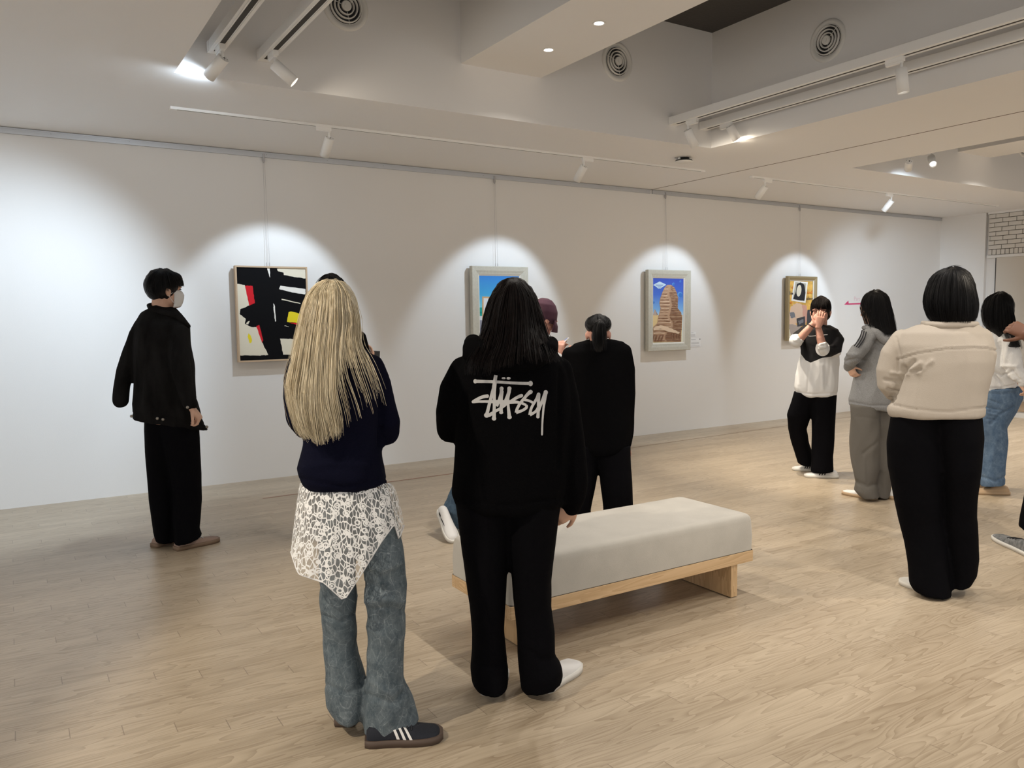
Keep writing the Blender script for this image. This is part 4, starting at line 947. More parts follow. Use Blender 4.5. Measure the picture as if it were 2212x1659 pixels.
G = [[g[0], ((g[0][0] * .6 + g[1][0] * .4), 612, g[1][2] * .45), (g[1][0], g[1][1], g[1][2] * .76), (g[1][0] * .5 + g[2][0] * .5, 662, g[2][2] * .84), (g[2][0], g[2][1], g[2][2] * .92)] + g[3:] for g in G]; Gtop = [g[:7] for g in G]
bm = bmesh.new()
cap_mesh(bm, *HD[:4], .008)
P.loft(bm, [(690, 608, 745, 608, .10, .02), (676, 620, 758, 620, .13, .02), (664, 638, 767, 638, .165, .01), (656, 665, 775, 665, .195, .0), (652, 695, 780, 695, .21, -.01), (648, 725, 783, 722, .19, -.03), (642, 752, 782, 742, .13, -.065), (640, 764, 770, 754, .09, -.09), (638, 777, 752, 766, .07, -.105), (636, 790, 735, 777, .06, -.115), (644, 825, 712, 815, .03, -.130)], e=2.0)
me = remeshed(bm, .008, 3, lambda co, nn: .0045 * noise.noise(V((co.x * 60, co.y * 60, co.z * 2.5))) + .003 * noise.noise(V((co.x * 130, co.y * 130, co.z * 4))))
bm = bmesh.new(); bm.from_mesh(me); SF = BVHTree.FromBMesh(bm)
P.strands('h', HAIR_Y, G[:6], 900, r=.0016, jit=.0048, seed=3, clump=4, steps=20, endcut=.55, push=.018, base=bm, surf=SF)
P.strands('h', HAIR_Y, G[5:], 60, r=.0010, jit=.008, seed=4, clump=2.4, steps=16, endcut=.5, base=bm, push=.02, surf=SF)
P.strands('h', HAIR_Y, G[4:], 160, r=.0016, jit=.006, seed=24, steps=16, endcut=.9, base=bm, push=.018, surf=SF)
P.strands('h', HAIR_Y, G[:5], 120, r=.0009, jit=.014, seed=14, steps=16, endcut=.4, base=bm, surf=SF)
P.strands('h', HAIR_Y, Gtop, 1500, r=.0019, jit=.003, seed=8, steps=14, endcut=.6, base=bm, push=.018, surf=SF)
bm.to_mesh(me); bm.free(); smooth(me); obj('hair', me, HAIR_Y, P.root)
# ---------------------------------------------------------------- 3 hidden person behind the blonde
P = Person(714, 1158, 'person in black almost fully hidden behind the blonde hair')
TH = [(690, 688, 742, 688, .12), (660, 705, 770, 705, .18), (648, 722, 784, 722, .21), (650, 780, 782, 780, .23), (656, 850, 776, 850, .23), (656, 910, 780, 910, .24)]
hA = [(657, 730, 14, 0), (648, 780, 15, 0), (650, 830, 14, .03), (690, 815, 12, .18)]; hB = [(778, 728, 15, 0), (788, 775, 14, .05), (795, 800, 13, .10), (800, 785, 10, .18)]
P.body(SKIN, [TH[1:]], [hA, hB, [(690, 910, 24, 0), (690, 1140, 16, 0)], [(738, 910, 24, 0), (738, 1140, 16, 0)]], head=(P.crown(714, 593, .0, .98), P.d, .1, .98, .08), hands=[(P.pt(800, 786, .19), P.up + P.r * .2, -P.r, dict(sgn=1, curl=.6)), (P.pt(690, 815, .19), P.r + P.up * .5, P.d, dict(sgn=1, curl=.6))])
P.garment('sweater', BLK, [TH], [hA, hB], wr=.004, seed=9)
P.garment('trousers', BLK_TRS, [[(660, 895, 722, 895, .2), (662, 1000, 718, 1000, .18), (668, 1145, 714, 1145, .18)], [(708, 895, 776, 895, .2), (716, 1000, 768, 1000, .18), (720, 1145, 764, 1145, .18)]], wr=.004, seed=10)
P.hair(HAIR_B, cap=(P.crown(714, 593, 0, .98), P.d, .1, .98, .014), ells=[(714, 655, -.01, .095, .1, .11)], guides=[[(712, 594, 0), (690, 602, -.02), (679, 622, -.03), (678, 660, -.03)], [(713, 594, 0), (706, 600, -.08), (702, 622, -.11), (700, 670, -.11)], [(714, 594, 0), (722, 600, -.08), (728, 622, -.11), (728, 670, -.11)], [(716, 594, 0), (738, 602, -.02), (748, 622, -.03), (750, 660, -.03)]], n=200, r=.0015, jit=.003)
shoe(P, (692, 1160), (690, 1138), black_plastic, black_plastic, .09, .8); shoe(P, (742, 1160), (746, 1138), black_plastic, black_plastic, .09, .8)
q = P.pt(809, 766, .20) + P.o
ph = empty('mobile_phone', q, 'dark phone edge showing above the right shoulder of the blonde person', 'phone')
bm = bmesh.new(); box(bm, -.036, .036, -.005, .005, -.03, .026, .003); o = obj('phone_case', bm, mat('dark grey case', (.035, .037, .04), .5), ph); ph.rotation_euler = (.0, .08, math.atan2(P.r.y, P.r.x))
bm = bmesh.new(); box(bm, -.032, .032, .0045, .0055, -.027, .023); obj('screen', bm, mm('dark glass', (.01, .01, .012), .1), ph)
# ---------------------------------------------------------------- 4 person with printed hoodie
P = Person(1110, 1492, 'person with long dark hair in black hoodie with pale lettering on back')
TR = [(1048, 712, 1176, 712, .2, -.01), (1018, 745, 1195, 745, .24, -.01), (1000, 775, 1208, 772, .28), (980, 800, 1226, 800, .29), (976, 840, 1236, 840, .30), (980, 880, 1240, 880, .31), (985, 950, 1236, 950, .31), (982, 1020, 1230, 1020, .32), (977, 1065, 1226, 1060, .33), (984, 1088, 1222, 1084, .32), (1000, 1099, 1212, 1094, .30)]
aL = [(1000, 800, 30, .0), (982, 840, 34, .0), (975, 890, 35, .0), (976, 925, 33, .03), (1000, 915, 28, .16), (1040, 890, 24, .22)]
aR = [(1208, 800, 30, .0), (1222, 860, 32, .0), (1231, 930, 32, -.01), (1236, 1000, 33, -.01), (1241, 1045, 31, -.01), (1240, 1075, 26, -.01), (1236, 1096, 20, .0)]
LL = [(984, 1075, 1105, 1075, .28, 0), (990, 1120, 1104, 1120, .26), (998, 1181, 1099, 1190, .23), (1008, 1253, 1094, 1253, .2), (1016, 1307, 1090, 1307, .18), (1020, 1362, 1088, 1362, .18), (1020, 1410, 1092, 1410, .2), (1018, 1440, 1098, 1445, .22), (1022, 1470, 1098, 1472, .22), (1030, 1496, 1096, 1499, .22)]
RL = [(1085, 1075, 1212, 1075, .28, 0), (1095, 1120, 1206, 1120, .26), (1100, 1190, 1199, 1181, .23), (1106, 1250, 1190, 1253, .2), (1112, 1307, 1189, 1307, .18), (1117, 1362, 1198, 1362, .18), (1120, 1410, 1200, 1410, .2), (1122, 1450, 1215, 1436, .24), (1123, 1480, 1220, 1455, .22), (1125, 1506, 1218, 1478, .22)]
hc = P.crown(1108, 602, .04, .98)
P.body(SKIN, [TR[3:]], [aL, aR, [(1050, 1090, 42, 0), (1052, 1300, 30, 0), (1062, 1470, 24, 0)], [(1150, 1090, 42, 0), (1150, 1300, 30, 0), (1165, 1470, 24, 0)]], head=(hc, P.d - P.r * .1, .35, .98, .09),
       hands=[(P.pt(1240, 1094, .0), -P.r * .75 - P.up * .55 + P.d * .1, -P.r * .3 + P.d * .9, dict(sgn=1, curl=.55, k=.88)), (P.pt(1045, 885, .24), P.r + P.up * .4, P.d, dict(sgn=1, curl=.5))])
hood = P.garment('hoodie', BLK, [TR], [aL, aR], wr=.007, seed=11, ws=5, creases=[([(985, 1078), (1095, 1092), (1218, 1076)], -.006, 3), ([(1208, 800), (1208, 900), (1205, 1010)], -.010, 5), ([(1008, 850), (1006, 950)], -.010, 5)])
bm = bmesh.new()
tube(bm, [P.pt(1022, 740, -.02), P.pt(1020, 765, -.09), P.pt(1055, 776, -.13), P.pt(1106, 780, -.145), P.pt(1155, 774, -.13), P.pt(1186, 758, -.09), P.pt(1190, 742, -.02)], [.035, .04, .042, .044, .042, .036, .03], 14)
tube(bm, [P.pt(1024, 742, .0), P.pt(1022, 752, -.06), P.pt(1060, 762, -.13), P.pt(1106, 768, -.14), P.pt(1150, 762, -.12), P.pt(1184, 748, -.04)], [.03, .045, .05, .055, .05, .03], 14)
hoodo = obj('hood', remeshed(bm, .009, 6), BLK, P.root)
P.garment('trousers', BLK_TRS, [LL, RL], wr=.006, seed=12, ws=5, creases=[([(1052, 1110), (1055, 1300), (1060, 1480)], .003, 2), ([(1150, 1110), (1152, 1300), (1165, 1480)], .003, 2), ([(1135, 1400), (1170, 1425), (1200, 1420)], -.006, 5), ([(1030, 1430), (1060, 1445), (1090, 1430)], -.006, 5)])
# lettering on the back
dg = bpy.context.evaluated_depsgraph_get()
bvh = BVHTree.FromPolygons([v.co.copy() for v in hood.data.vertices], [tuple(p.vertices) for p in hood.data.polygons])
S = 8.296
ST = [([(388, 362), (520, 365), (620, 368), (800, 375), (1000, 388), (1200, 398), (1375, 402)], [30, 28, 27, 26, 24, 26, 28]),
 ([(757, 252), (745, 320), (735, 400), (722, 480)], [30, 32, 36, 38]), ([(722, 480), (690, 580), (660, 690), (625, 830), (592, 965)], [34, 30, 28, 28, 32]), ([(735, 420), (728, 560), (728, 700), (727, 850), (723, 1020)], [34, 28, 28, 28, 34]),
 ([(592, 965), (640, 965), (700, 930), (760, 890), (820, 860), (900, 800), (960, 745)], [44, 34, 28, 26, 26, 28, 30]),
 ([(600, 628), (520, 642), (440, 675), (350, 728)], [32, 30, 28, 28]), ([(350, 728), (450, 725), (600, 724), (800, 730), (1000, 735), (1120, 735), (1220, 755), (1300, 790)], [28, 22, 24, 34, 34, 26, 22, 22]),
 ([(860, 490), (850, 580), (815, 700), (770, 810)], [34, 28, 28, 26]), ([(868, 540), (858, 660), (850, 800), (852, 915)], [28, 24, 26, 32]), ([(998, 490), (985, 570), (935, 700), (895, 790)], [36, 30, 28, 26]), ([(1000, 540), (975, 660), (978, 800), (998, 1000)], [28, 24, 24, 34]),
 ([(1215, 618), (1150, 645), (1080, 685), (1010, 735)], [32, 28, 26, 28]), ([(1300, 790), (1305, 830), (1240, 880), (1120, 925)], [24, 26, 24, 28]), ([(1120, 925), (1140, 850), (1190, 760), (1270, 660), (1330, 590), (1378, 550)], [28, 26, 26, 26, 30, 38]),
 ([(1240, 690), (1330, 705), (1400, 735), (1455, 775)], [24, 22, 22, 22]), ([(1522, 600), (1490, 670), (1430, 770), (1385, 860), (1366, 965)], [34, 26, 24, 24, 30]), ([(1524, 610), (1520, 740), (1518, 860), (1510, 995)], [30, 26, 26, 30]), ([(1366, 965), (1430, 930), (1480, 890), (1530, 800)], [28, 24, 24, 24]),
 ([(1650, 565), (1610, 660), (1560, 780), (1520, 900)], [38, 30, 26, 24]), ([(1648, 580), (1630, 700), (1612, 830), (1598, 980), (1588, 1130), (1583, 1300)], [32, 26, 20, 18, 17, 18])]
DOTS = [(388, 362, 36, 42), (1378, 402, 42, 50), (723, 1028, 42, 40), (592, 970, 50, 46), (858, 492, 38, 38), (998, 492, 40, 40), (852, 925, 38, 26), (1000, 1005, 42, 38), (1378, 552, 40, 40), (1522, 600, 34, 38), (1510, 1000, 32, 28), (1650, 562, 40, 46), (1583, 1300, 19, 36), (603, 628, 30, 34), (350, 730, 30, 26), (1215, 618, 32, 30), (895, 306, 36, 20), (984, 308, 38, 25)]
bm = bmesh.new(); O = EYE - P.o
def onback(x, y):
    d = ray(980 + x / S, 780 + y / S).normalized(); h = bvh.ray_cast(O, d)
    if h[0] is None: return O + d * 2.8
    return h[0] - d * .0028
for pts, wd in ST:
    fine = []
    for i in range(len(pts) - 1):
        p0 = pts[max(i - 1, 0)]; p1 = pts[i]; p2 = pts[i + 1]; p3 = pts[min(i + 2, len(pts) - 1)]; n = max(2, int(math.dist(p1, p2) / 14))
        for k in range(n + (i == len(pts) - 2)):
            f = k / n; c = [.5 * (2 * p1[a] + (p2[a] - p0[a]) * f + (2 * p0[a] - 5 * p1[a] + 4 * p2[a] - p3[a]) * f * f + (3 * p1[a] - p0[a] - 3 * p2[a] + p3[a]) * f ** 3) for a in (0, 1)]
            fine.append((c[0], c[1], wd[i] + (wd[i + 1] - wd[i]) * f))
    prev = None
    for i, (x, y, wv) in enumerate(fine):
        a, b = fine[max(i - 1, 0)], fine[min(i + 1, len(fine) - 1)]; tx, ty = b[0] - a[0], b[1] - a[1]; l = math.hypot(tx, ty) or 1; nx, ny = -ty / l * wv, tx / l * wv
        row = [bm.verts.new(onback(x + nx * s, y + ny * s)) for s in (-1, 0, 1)]
        if prev:
            for k in (0, 1): bm.faces.new((prev[k], prev[k + 1], row[k + 1], row[k]))
        prev = row
for x, y, a, b in DOTS:
    c = bm.verts.new(onback(x, y)); r1 = [bm.verts.new(onback(x + a * .96 * math.cos(t), y + b * .96 * math.sin(t))) for t in [2 * math.pi * k / 20 for k in range(20)]]
    for k in range(20): bm.faces.new((c, r1[k], r1[(k + 1) % 20]))
me = bpy.data.meshes.new('l'); bm.to_mesh(me); bm.free(); o = obj('printed_lettering', me, mat('pale grey print', (.52, .52, .53), .8), hood); o['label'] = 'pale grey script lettering printed on the hoodie back'
for i, (hh, tt) in enumerate((((1062, 1492), (1072, 1462)), ((1172, 1494), (1243, 1440)))):
    shoe(P, hh, tt, white_sh, white_sole, .1, .95, minL=.2)
G = [[(1100, 604, 0), (1065, 635, 0), (1050, 680, .02), (1040, 730, .02), (1012, 775, -.04), (1008, 810, -.13)], [(1102, 603, -.01), (1072, 640, -.05), (1058, 690, -.07), (1046, 735, -.10), (1022, 780, -.20), (1020, 812, -.22)],
     [(1104, 603, -.02), (1088, 640, -.09), (1078, 690, -.11), (1070, 740, -.17), (1052, 780, -.225), (1045, 815, -.235)], [(1107, 603, -.02), (1106, 640, -.10), (1104, 690, -.13), (1100, 740, -.19), (1092, 775, -.235), (1086, 800, -.245)],
     [(1110, 603, -.02), (1124, 640, -.09), (1128, 690, -.12), (1130, 740, -.18), (1132, 765, -.225), (1134, 785, -.24)], [(1114, 603, -.01), (1140, 636, -.05), (1150, 690, -.08), (1158, 735, -.14), (1166, 765, -.20), (1172, 790, -.215)], [(1118, 604, 0), (1150, 636, 0), (1166, 680, -.02), (1180, 725, -.03), (1196, 755, -.08), (1208, 782, -.13)]]
P.hair(HAIR_R, vol=[[(1085, 608, 1130, 608, .09, .02), (1070, 622, 1143, 622, .17, .02), (1060, 645, 1153, 645, .21, .01), (1052, 675, 1162, 675, .22, .0), (1046, 705, 1171, 705, .23, -.02), (1038, 732, 1178, 728, .22, -.07), (1036, 750, 1176, 745, .12, -.14)]], cap=(hc, P.d - P.r * .1, .35, .98, .014), guides=G, n=1300, r=.0014, jit=.005, seed=5, clump=3, endcut=.55, groove=.005)
# ---------------------------------------------------------------- 5 person in a maroon cap walking right
P = Person(1075, 1150, 'person in maroon cap and jeans walking right, looking at a phone')
TR = [(1130, 722, 1186, 735, .14), (1098, 745, 1192, 760, .24), (1075, 790, 1180, 800, .28), (1055, 850, 1160, 855, .27), (1040, 900, 1150, 900, .27), (1035, 925, 1148, 925, .28)]
aN = [(1150, 762, 20, -.13), (1140, 815, 19, -.18), (1150, 842, 17, -.17), (1180, 805, 14, -.14), (1204, 772, 12, -.10)]
aF = [(1165, 765, 18, .12), (1165, 820, 18, .15), (1185, 800, 14, .10), (1200, 775, 12, .04)]
L1 = [(1045, 905, 1140, 905, .24, .04), (1018, 960, 1110, 970, .23, .05), (990, 1020, 1072, 1035, .2, .06), (962, 1080, 1030, 1090, .17, .08), (948, 1106, 1008, 1124, .17, .08), (947, 1122, 1000, 1146, .17, .08)]
L2 = [(1060, 905, 1150, 905, .24, -.06), (1090, 980, 1175, 975, .2, -.06), (1120, 1050, 1188, 1050, .18, -.06), (1135, 1105, 1200, 1105, .19, -.06), (1135, 1135, 1205, 1135, .2, -.06)]
JB = denim('mid blue denim', (.045, .080, .125), (.16, .23, .31), .35, 6)
hc = P.crown(1172, 646, .0, .94); fd = P.r * .86 + P.d * .5
P.body(SKIN_P, [TR[1:]], [aN, aF, [(1095, 910, 30, .04), (1030, 1030, 24, .06), (985, 1120, 15, .08)], [(1105, 910, 30, -.06), (1150, 1040, 22, -.06), (1168, 1130, 15, -.06)]], head=(hc, fd, .5, .96, .06),
       hands=[(P.pt(1206, 768, -.08), P.up * .95 + P.r * .15, P.r * .3 + P.d * .8, dict(sgn=-1, curl=.75, k=.85)), (P.pt(1202, 772, .04), P.up * .8 + P.r * .3, P.r * .3 - P.d * .6, dict(sgn=1, curl=.6, k=.85))])
P.garment('white_shirt', WHT, [TR], [aN, aF], wr=.006, seed=20)
P.garment('jeans', JB, [L1, L2], wr=.008, seed=21, ws=8, creases=[([(960, 1075), (985, 1095), (1010, 1090)], -.008, 4), ([(955, 1100), (990, 1112)], .006, 4)])
P.hair(hair_mat('grey hair', (.05, .05, .055), (.17, .17, .18), .5), ells=[(1172, 672, .0, .085, .09, .075), (1168, 684, .0, .05, .07, .055)])
cap = mat('maroon cotton', (.055, .018, .035), .9, bump=.2, bscale=200)
bm = bmesh.new()
P.loft(bm, [(1163, 693, 1200, 702, .12, 0), (1157, 683, 1203, 693, .18, 0), (1154, 668, 1205, 676, .2, 0), (1155, 654, 1201, 661, .19, 0), (1162, 646, 1193, 650, .13, 0), (1170, 643, 1184, 645, .05, 0)], e=2.0)
cp = obj('cap', remeshed(bm, .006, 3), cap, P.root)
bm = bmesh.new(); a, b_, c, d_ = P.pt(1196, 690, -.085), P.pt(1184, 715.5, -.06), P.pt(1207, 719, -.02), P.pt(1202, 693, .06)
rings = []
for k in range(9):
    t = k / 8; base = P.pt(1199 + 2 * math.sin(t * 3.1), 692, -.085 + .15 * t); tip = P.pt(1203 - 18 * (1 - t) ** 2 * .6 + 3 * math.sin(t * 3.1), 717 + 2 * math.sin(t * 3.1), -.07 + .12 * t)
    rings.append([base, base.lerp(tip, .5) + P.r * .008, tip, tip - P.r * .006, base.lerp(tip, .5) - P.r * .002, base - P.r * .006])
loft(bm, rings, cap=True); obj('cap_brim', bm, cap, cp)
bm = bmesh.new(); ellipsoid(bm, P.pt(1163, 645.5, -.02), (P.r * .008, P.d * .008, P.up * .004), 8); obj('cap_mark', bm, stripe_w, cp)
shoe(P, (953, 1152), (984, 1176), white_sh, white_sole, .088, 1.0, swoosh=stripe_b, minL=.27, lift=.5)
shoe(P, (1165, 1142), (1205, 1136), white_sh, white_sole, .1, 1.0, swoosh=stripe_b, minL=.27)
pc_ = P.pt(1213, 743, -.04) + P.o
ph = empty('mobile_phone', pc_, 'white phone with bluish screen held by the person in maroon cap', 'phone')
q = Matrix((P.r * .75 + P.up * .62, P.d, (P.r * .62 - P.up * .75) * -1)).transposed()
ph.rotation_euler = q.to_euler()
bm = bmesh.new(); box(bm, -.062, .062, -.035, .035, -.004, .004, .003); obj('phone_body', bm, white_plastic, ph)
for z in (.0045,):
    bm = bmesh.new(); box(bm, -.055, .055, -.031, .031, z, z + .0008); obj('screen', bm, mat('lit screen', (.05, .06, .12), .2, emit=(.25, .30, .62), estr=.55), ph)
# ---------------------------------------------------------------- 6 ponytail
P = Person(0, 0, 'person with black ponytail and long black sweater, standing behind the bench', xy=(3.03, 3.70))
TR = [(1266, 733, 1326, 733, .12), (1240, 742, 1348, 737, .18), (1225, 760, 1358, 755, .22), (1222, 800, 1362, 800, .25), (1225, 860, 1364, 860, .26), (1240, 930, 1364, 920, .27), (1256, 968, 1358, 962, .27), (1270, 982, 1346, 973, .25)]
aL = [(1232, 765, 17, 0), (1222, 820, 18, 0), (1224, 880, 17, .03), (1245, 900, 16, .14)]
aR = [(1347, 757, 17, 0), (1353, 800, 18, 0), (1356, 850, 18, 0), (1354, 900, 17, 0), (1354, 935, 16, .02), (1350, 960, 15, .02)]
L1 = [(1240, 960, 1300, 960, .22), (1240, 1010, 1293, 1006, .2), (1236, 1060, 1284, 1060, .19), (1232, 1100, 1276, 1100, .19), (1228, 1170, 1272, 1170, .2), (1226, 1196, 1272, 1196, .2)]
L2 = [(1285, 960, 1364, 960, .22), (1294, 1006, 1364, 1010, .2), (1298, 1050, 1366, 1050, .2), (1303, 1096, 1367, 1090, .2), (1308, 1170, 1368, 1170, .2), (1308, 1200, 1368, 1198, .2)]
hc = P.crown(1292, 680, .02, .86)
P.body(SKIN_P, [TR[1:]], [aL, aR, [(1268, 970, 26, 0), (1250, 1190, 18, 0)], [(1330, 970, 28, 0), (1338, 1190, 20, 0)]], head=(hc, P.d, .35, .86, .05), hands=[(P.pt(1352, 965, .04), -P.up + P.d * .6, P.d, dict(sgn=-1, curl=.7, k=.85)), (P.pt(1250, 900, .16), P.r, P.up, dict(sgn=1, curl=.6, k=.85))])
P.garment('sweater', BLK, [TR], [aL, aR], wr=.005, seed=23, ws=6)
P.garment('trousers', BLK_TRS, [L1, L2], wr=.005, seed=24, ws=5)
P.hair(HAIR_B, ells=[(1292, 701, -.0, .080, .092, .058)], guides=[[(1292, 678, .02), (1270, 690, -.03), (1272, 706, -.06), (1290, 700, -.10)], [(1292, 678, 0), (1284, 688, -.08), (1286, 696, -.10), (1294, 700, -.12)], [(1293, 678, 0), (1306, 690, -.07), (1304, 698, -.09), (1296, 700, -.12)], [(1294, 679, .02), (1318, 696, -.02), (1312, 712, -.06), (1298, 702, -.10)]], n=220, r=.0013, jit=.002, endcut=.05)
bm = bmesh.new(); tube(bm, [P.pt(1296, 696, -.11), P.pt(1295, 708, -.14), P.pt(1293, 730, -.13), P.pt(1293, 752, -.125)], [.022, .035, .042, .03], 14)
me = remeshed(bm, .006, 2); b2 = bmesh.new(); b2.from_mesh(me)
P.strands('p', HAIR_B, [[(1294, 692, -.12), (1286, 700, -.15), (1280, 725, -.16), (1280, 758, -.15)], [(1296, 691, -.12), (1294, 702, -.175), (1292, 728, -.18), (1292, 764, -.16)], [(1298, 692, -.12), (1306, 702, -.15), (1309, 728, -.16), (1308, 758, -.15)]], 260, r=.0014, jit=.004, base=b2, endcut=.3)
b2.to_mesh(me); b2.free(); smooth(me); obj('ponytail', me, HAIR_B, P.root)
shoe(P, (1250, 1202), (1248, 1176), black_plastic, white_sole, .09, .8); shoe(P, (1338, 1204), (1342, 1178), black_plastic, white_sole, .09, .8)
# ---------------------------------------------------------------- 7 laughing girl
P = Person(1772, 1030, 'person covering face with both hands, in black and white zip jacket')
TR = [(1752, 702, 1795, 702, .14), (1736, 712, 1812, 712, .2), (1728, 740, 1818, 738, .23), (1729, 767, 1814, 765, .24), (1718, 810, 1812, 810, .26), (1716, 835, 1810, 837, .27), (1719, 848, 1808, 853, .26), (1724, 855, 1802, 857, .23)]
uL = [(1742, 714, 13, .0), (1726, 728, 14, -.05), (1717, 737, 14.5, -.13), (1722, 737, 14, -.2)]
uR = [(1800, 716, 11, .0), (1810, 735, 14, -.03), (1803, 758, 15, -.09), (1785, 760, 13, -.17), (1777, 752, 12, -.2)]
L1 = [(1716, 845, 1765, 850, .22, .0), (1700, 895, 1753, 895, .2, .02), (1702, 925, 1742, 927, .17, .06), (1710, 957, 1748, 957, .17, .1), (1718, 985, 1758, 990, .19, .14), (1724, 1003, 1758, 1010, .19, .15)]
L2 = [(1748, 850, 1807, 850, .22, .0), (1753, 895, 1804, 895, .2, .0), (1754, 940, 1803, 940, .18, 0), (1753, 985, 1801, 985, .18, 0), (1751, 1012, 1803, 1012, .2, 0), (1752, 1021, 1803, 1022, .2, 0)]
hc = P.crown(1773, 640, .0, .98); fd = -P.d - P.r * .12
fl_ = [(1722, 738, 10, -.2), (1740, 718, 9, -.2), (1756, 700, 7, -.19)]; fr_ = [(1778, 752, 10, -.2), (1772, 730, 9, -.2), (1768, 709, 7, -.19)]
P.body(SKIN_P, [TR[1:]], [uL, uR, [(1738, 850, 20, 0), (1722, 920, 15, .06), (1742, 1000, 12, .14)], [(1780, 850, 22, 0), (1778, 1010, 14, 0)]], skin_limbs=[fl_, fr_], head=(hc, fd, .12, .98, .07),
       hands=[(P.pt(1757, 698, -.175), P.r * .55 + P.up * .8 + P.d * .12, P.d * .9 + P.r * .3, dict(sgn=-1, curl=.3, k=.86, spread=.055)), (P.pt(1768, 705, -.21), P.r * .20 + P.up * .95 + P.d * .12, P.d * .95 - P.r * .1, dict(sgn=1, curl=.3, k=.9, spread=.06))], vox=.0042)
JM = zone_mat('black and white nylon', (.012, .012, .014), (.66, .67, .69), .7)
Vl = [(1690, 742), (1722, 742), (1731, 766), (1740, 778), (1751, 783.5), (1762, 779), (1775.6, 773), (1795, 771), (1816, 761), (1840, 755)]
def zz(co, x, y):
    if co.z < .75: return 1
    for (x0, y0), (x1, y1) in zip(Vl, Vl[1:]):
        if x0 <= x <= x1: v = y - (y0 + (y1 - y0) * (x - x0) / (x1 - x0)); break
    else: v = -1 if x > 1800 else 1
    # pale rolled cuffs
    for cx0, cy0, rr0 in ((1719, 736, 15), (1777, 753, 15.5)):
        v2 = rr0 - math.hypot(x - cx0, (y - cy0) * .95)
        if co.dot(P.d) < -.11 and v2 > v: v = v2
    return v
P.garment('zip_jacket', JM, [TR], [uL, uR], wr=.007, seed=31, ws=9, vox=.007, it=3, zone=zz, creases=[([(1724, 848), (1760, 852), (1806, 849)], -.006, 2), ([(1748, 786), (1744, 845)], -.004, 2), ([(1776, 790), (1778, 840)], .006, 4), ([(1733, 780), (1728, 830)], .006, 4), ([(1795, 775), (1790, 830)], -.005, 4)])
for cx0, cy0, off, a_, b_ in ((1724, 734, -.215, P.r * .6 + P.up * .8, P.r * .8 - P.up * .6), (1777, 746, -.215, -P.r * .35 + P.up * .94, P.r * .94 + P.up * .35)):
    bm = bmesh.new(); c = P.pt(cx0, cy0, off)
    loft(bm, [ell_ring(c - a_ * .03, b_ * .036, P.d * .036, 20), ell_ring(c - a_ * .015, b_ * .044, P.d * .042, 20), ell_ring(c + a_ * .004, b_ * .038, P.d * .037, 20), ell_ring(c + a_ * .012, b_ * .043, P.d * .04, 20), ell_ring(c + a_ * .022, b_ * .034, P.d * .034, 20)])
    me = remeshed(bm, .006, 2, lambda co, nn: .010 * noise.noise(co * 34)); o = obj('rolled_cuff', me, WHT_NYLON, P.root)
bm = bmesh.new(); tube(bm, [P.pt(1741, 724, -.125), P.pt(1750, 726.5, -.135), P.pt(1766, 725, -.135), P.pt(1787, 723, -.125)], .0025, 6); obj('piping', bm, stripe_w, P.root)
P.garment('trousers', BLK_TRS, [L1, L2], wr=.006, seed=32, ws=6)
P.hair(HAIR_R, cap=(hc, fd, .12, .98, .012), guides=[[(1772, 641, .03), (1756, 648, -.05), (1752, 658, -.08), (1751, 672, -.065)], [(1773, 641, .02), (1765, 648, -.08), (1763, 660, -.112), (1763, 669, -.115)], [(1773, 641, .02), (1774, 648, -.08), (1773, 660, -.115), (1773, 668, -.118)], [(1774, 641, .02), (1783, 648, -.08), (1785, 660, -.11), (1785, 669, -.11)], [(1775, 641, .03), (1791, 648, -.04), (1795, 660, -.07), (1795.5, 674, -.055)]], n=420, r=.0013, jit=.002, endcut=.08)
for x in (1766, 1781):
    bm = bmesh.new(); tube(bm, [P.pt(x - 4.5, 672.5, -.098), P.pt(x, 671, -.104), P.pt(x + 4.5, 672.5, -.098)], .0022, 6); obj('closed_eye', bm, mm('dark eye', (.01, .008, .008), .3), P.root)
bm = bmesh.new(); c = P.pt(1751, 703, -.2); a_ = (P.r * .6 + P.up * .8); b_ = (P.r * .8 - P.up * .6)
rings = [ell_ring(c + b_ * math.cos(t) * .029 + P.d * math.sin(t) * .027, b_ * math.cos(t) * .0028 + P.d * math.sin(t) * .0028, a_ * .0035, 8) for t in [2 * math.pi * k / 24 for k in range(25)]]
loft(bm, rings, cap=False); obj('hair_tie', bm, black_plastic, P.root)
shoe(P, (1757, 1017), (1728, 1016), white_sh, white_sole, .09, .85, stripes=stripe_b, minL=.24)
shoe(P, (1809, 1032), (1739, 1030), white_sh, white_sole, .095, .85, stripes=stripe_b, minL=.24)
# ---------------------------------------------------------------- 8 grey hoodie girl
P = Person(1885, 1078, 'person with long black hair in grey hooded sweatshirt, arms folded')
TR = [(1878, 700, 1930, 704, .14), (1862, 714, 1940, 716, .24), (1856, 740, 1944, 742, .29), (1850, 790, 1942, 790, .28), (1840, 830, 1938, 830, .28), (1833, 860, 1936, 862, .28), (1834, 872, 1934, 882, .27), (1842, 879, 1930, 888, .24)]
aN = [(1880, 724, 19, -.14), (1863, 750, 19, -.19), (1845, 768, 18, -.20), (1838, 780, 15.5, -.16), (1835, 792, 12, -.08)]
aF = [(1880, 726, 18, .14), (1858, 760, 17, .16), (1838, 785, 13, .06), (1850, 790, 14, -.04)]
L1 = [(1838, 872, 1900, 876, .22, -.04), (1837, 920, 1900, 920, .2, -.04), (1836, 957, 1902, 957, .19, -.04), (1838, 1000, 1900, 1000, .18, -.04), (1845, 1040, 1896, 1040, .18, -.04), (1843, 1058, 1900, 1062, .21, -.04), (1858, 1075, 1903, 1080, .2, -.04)]
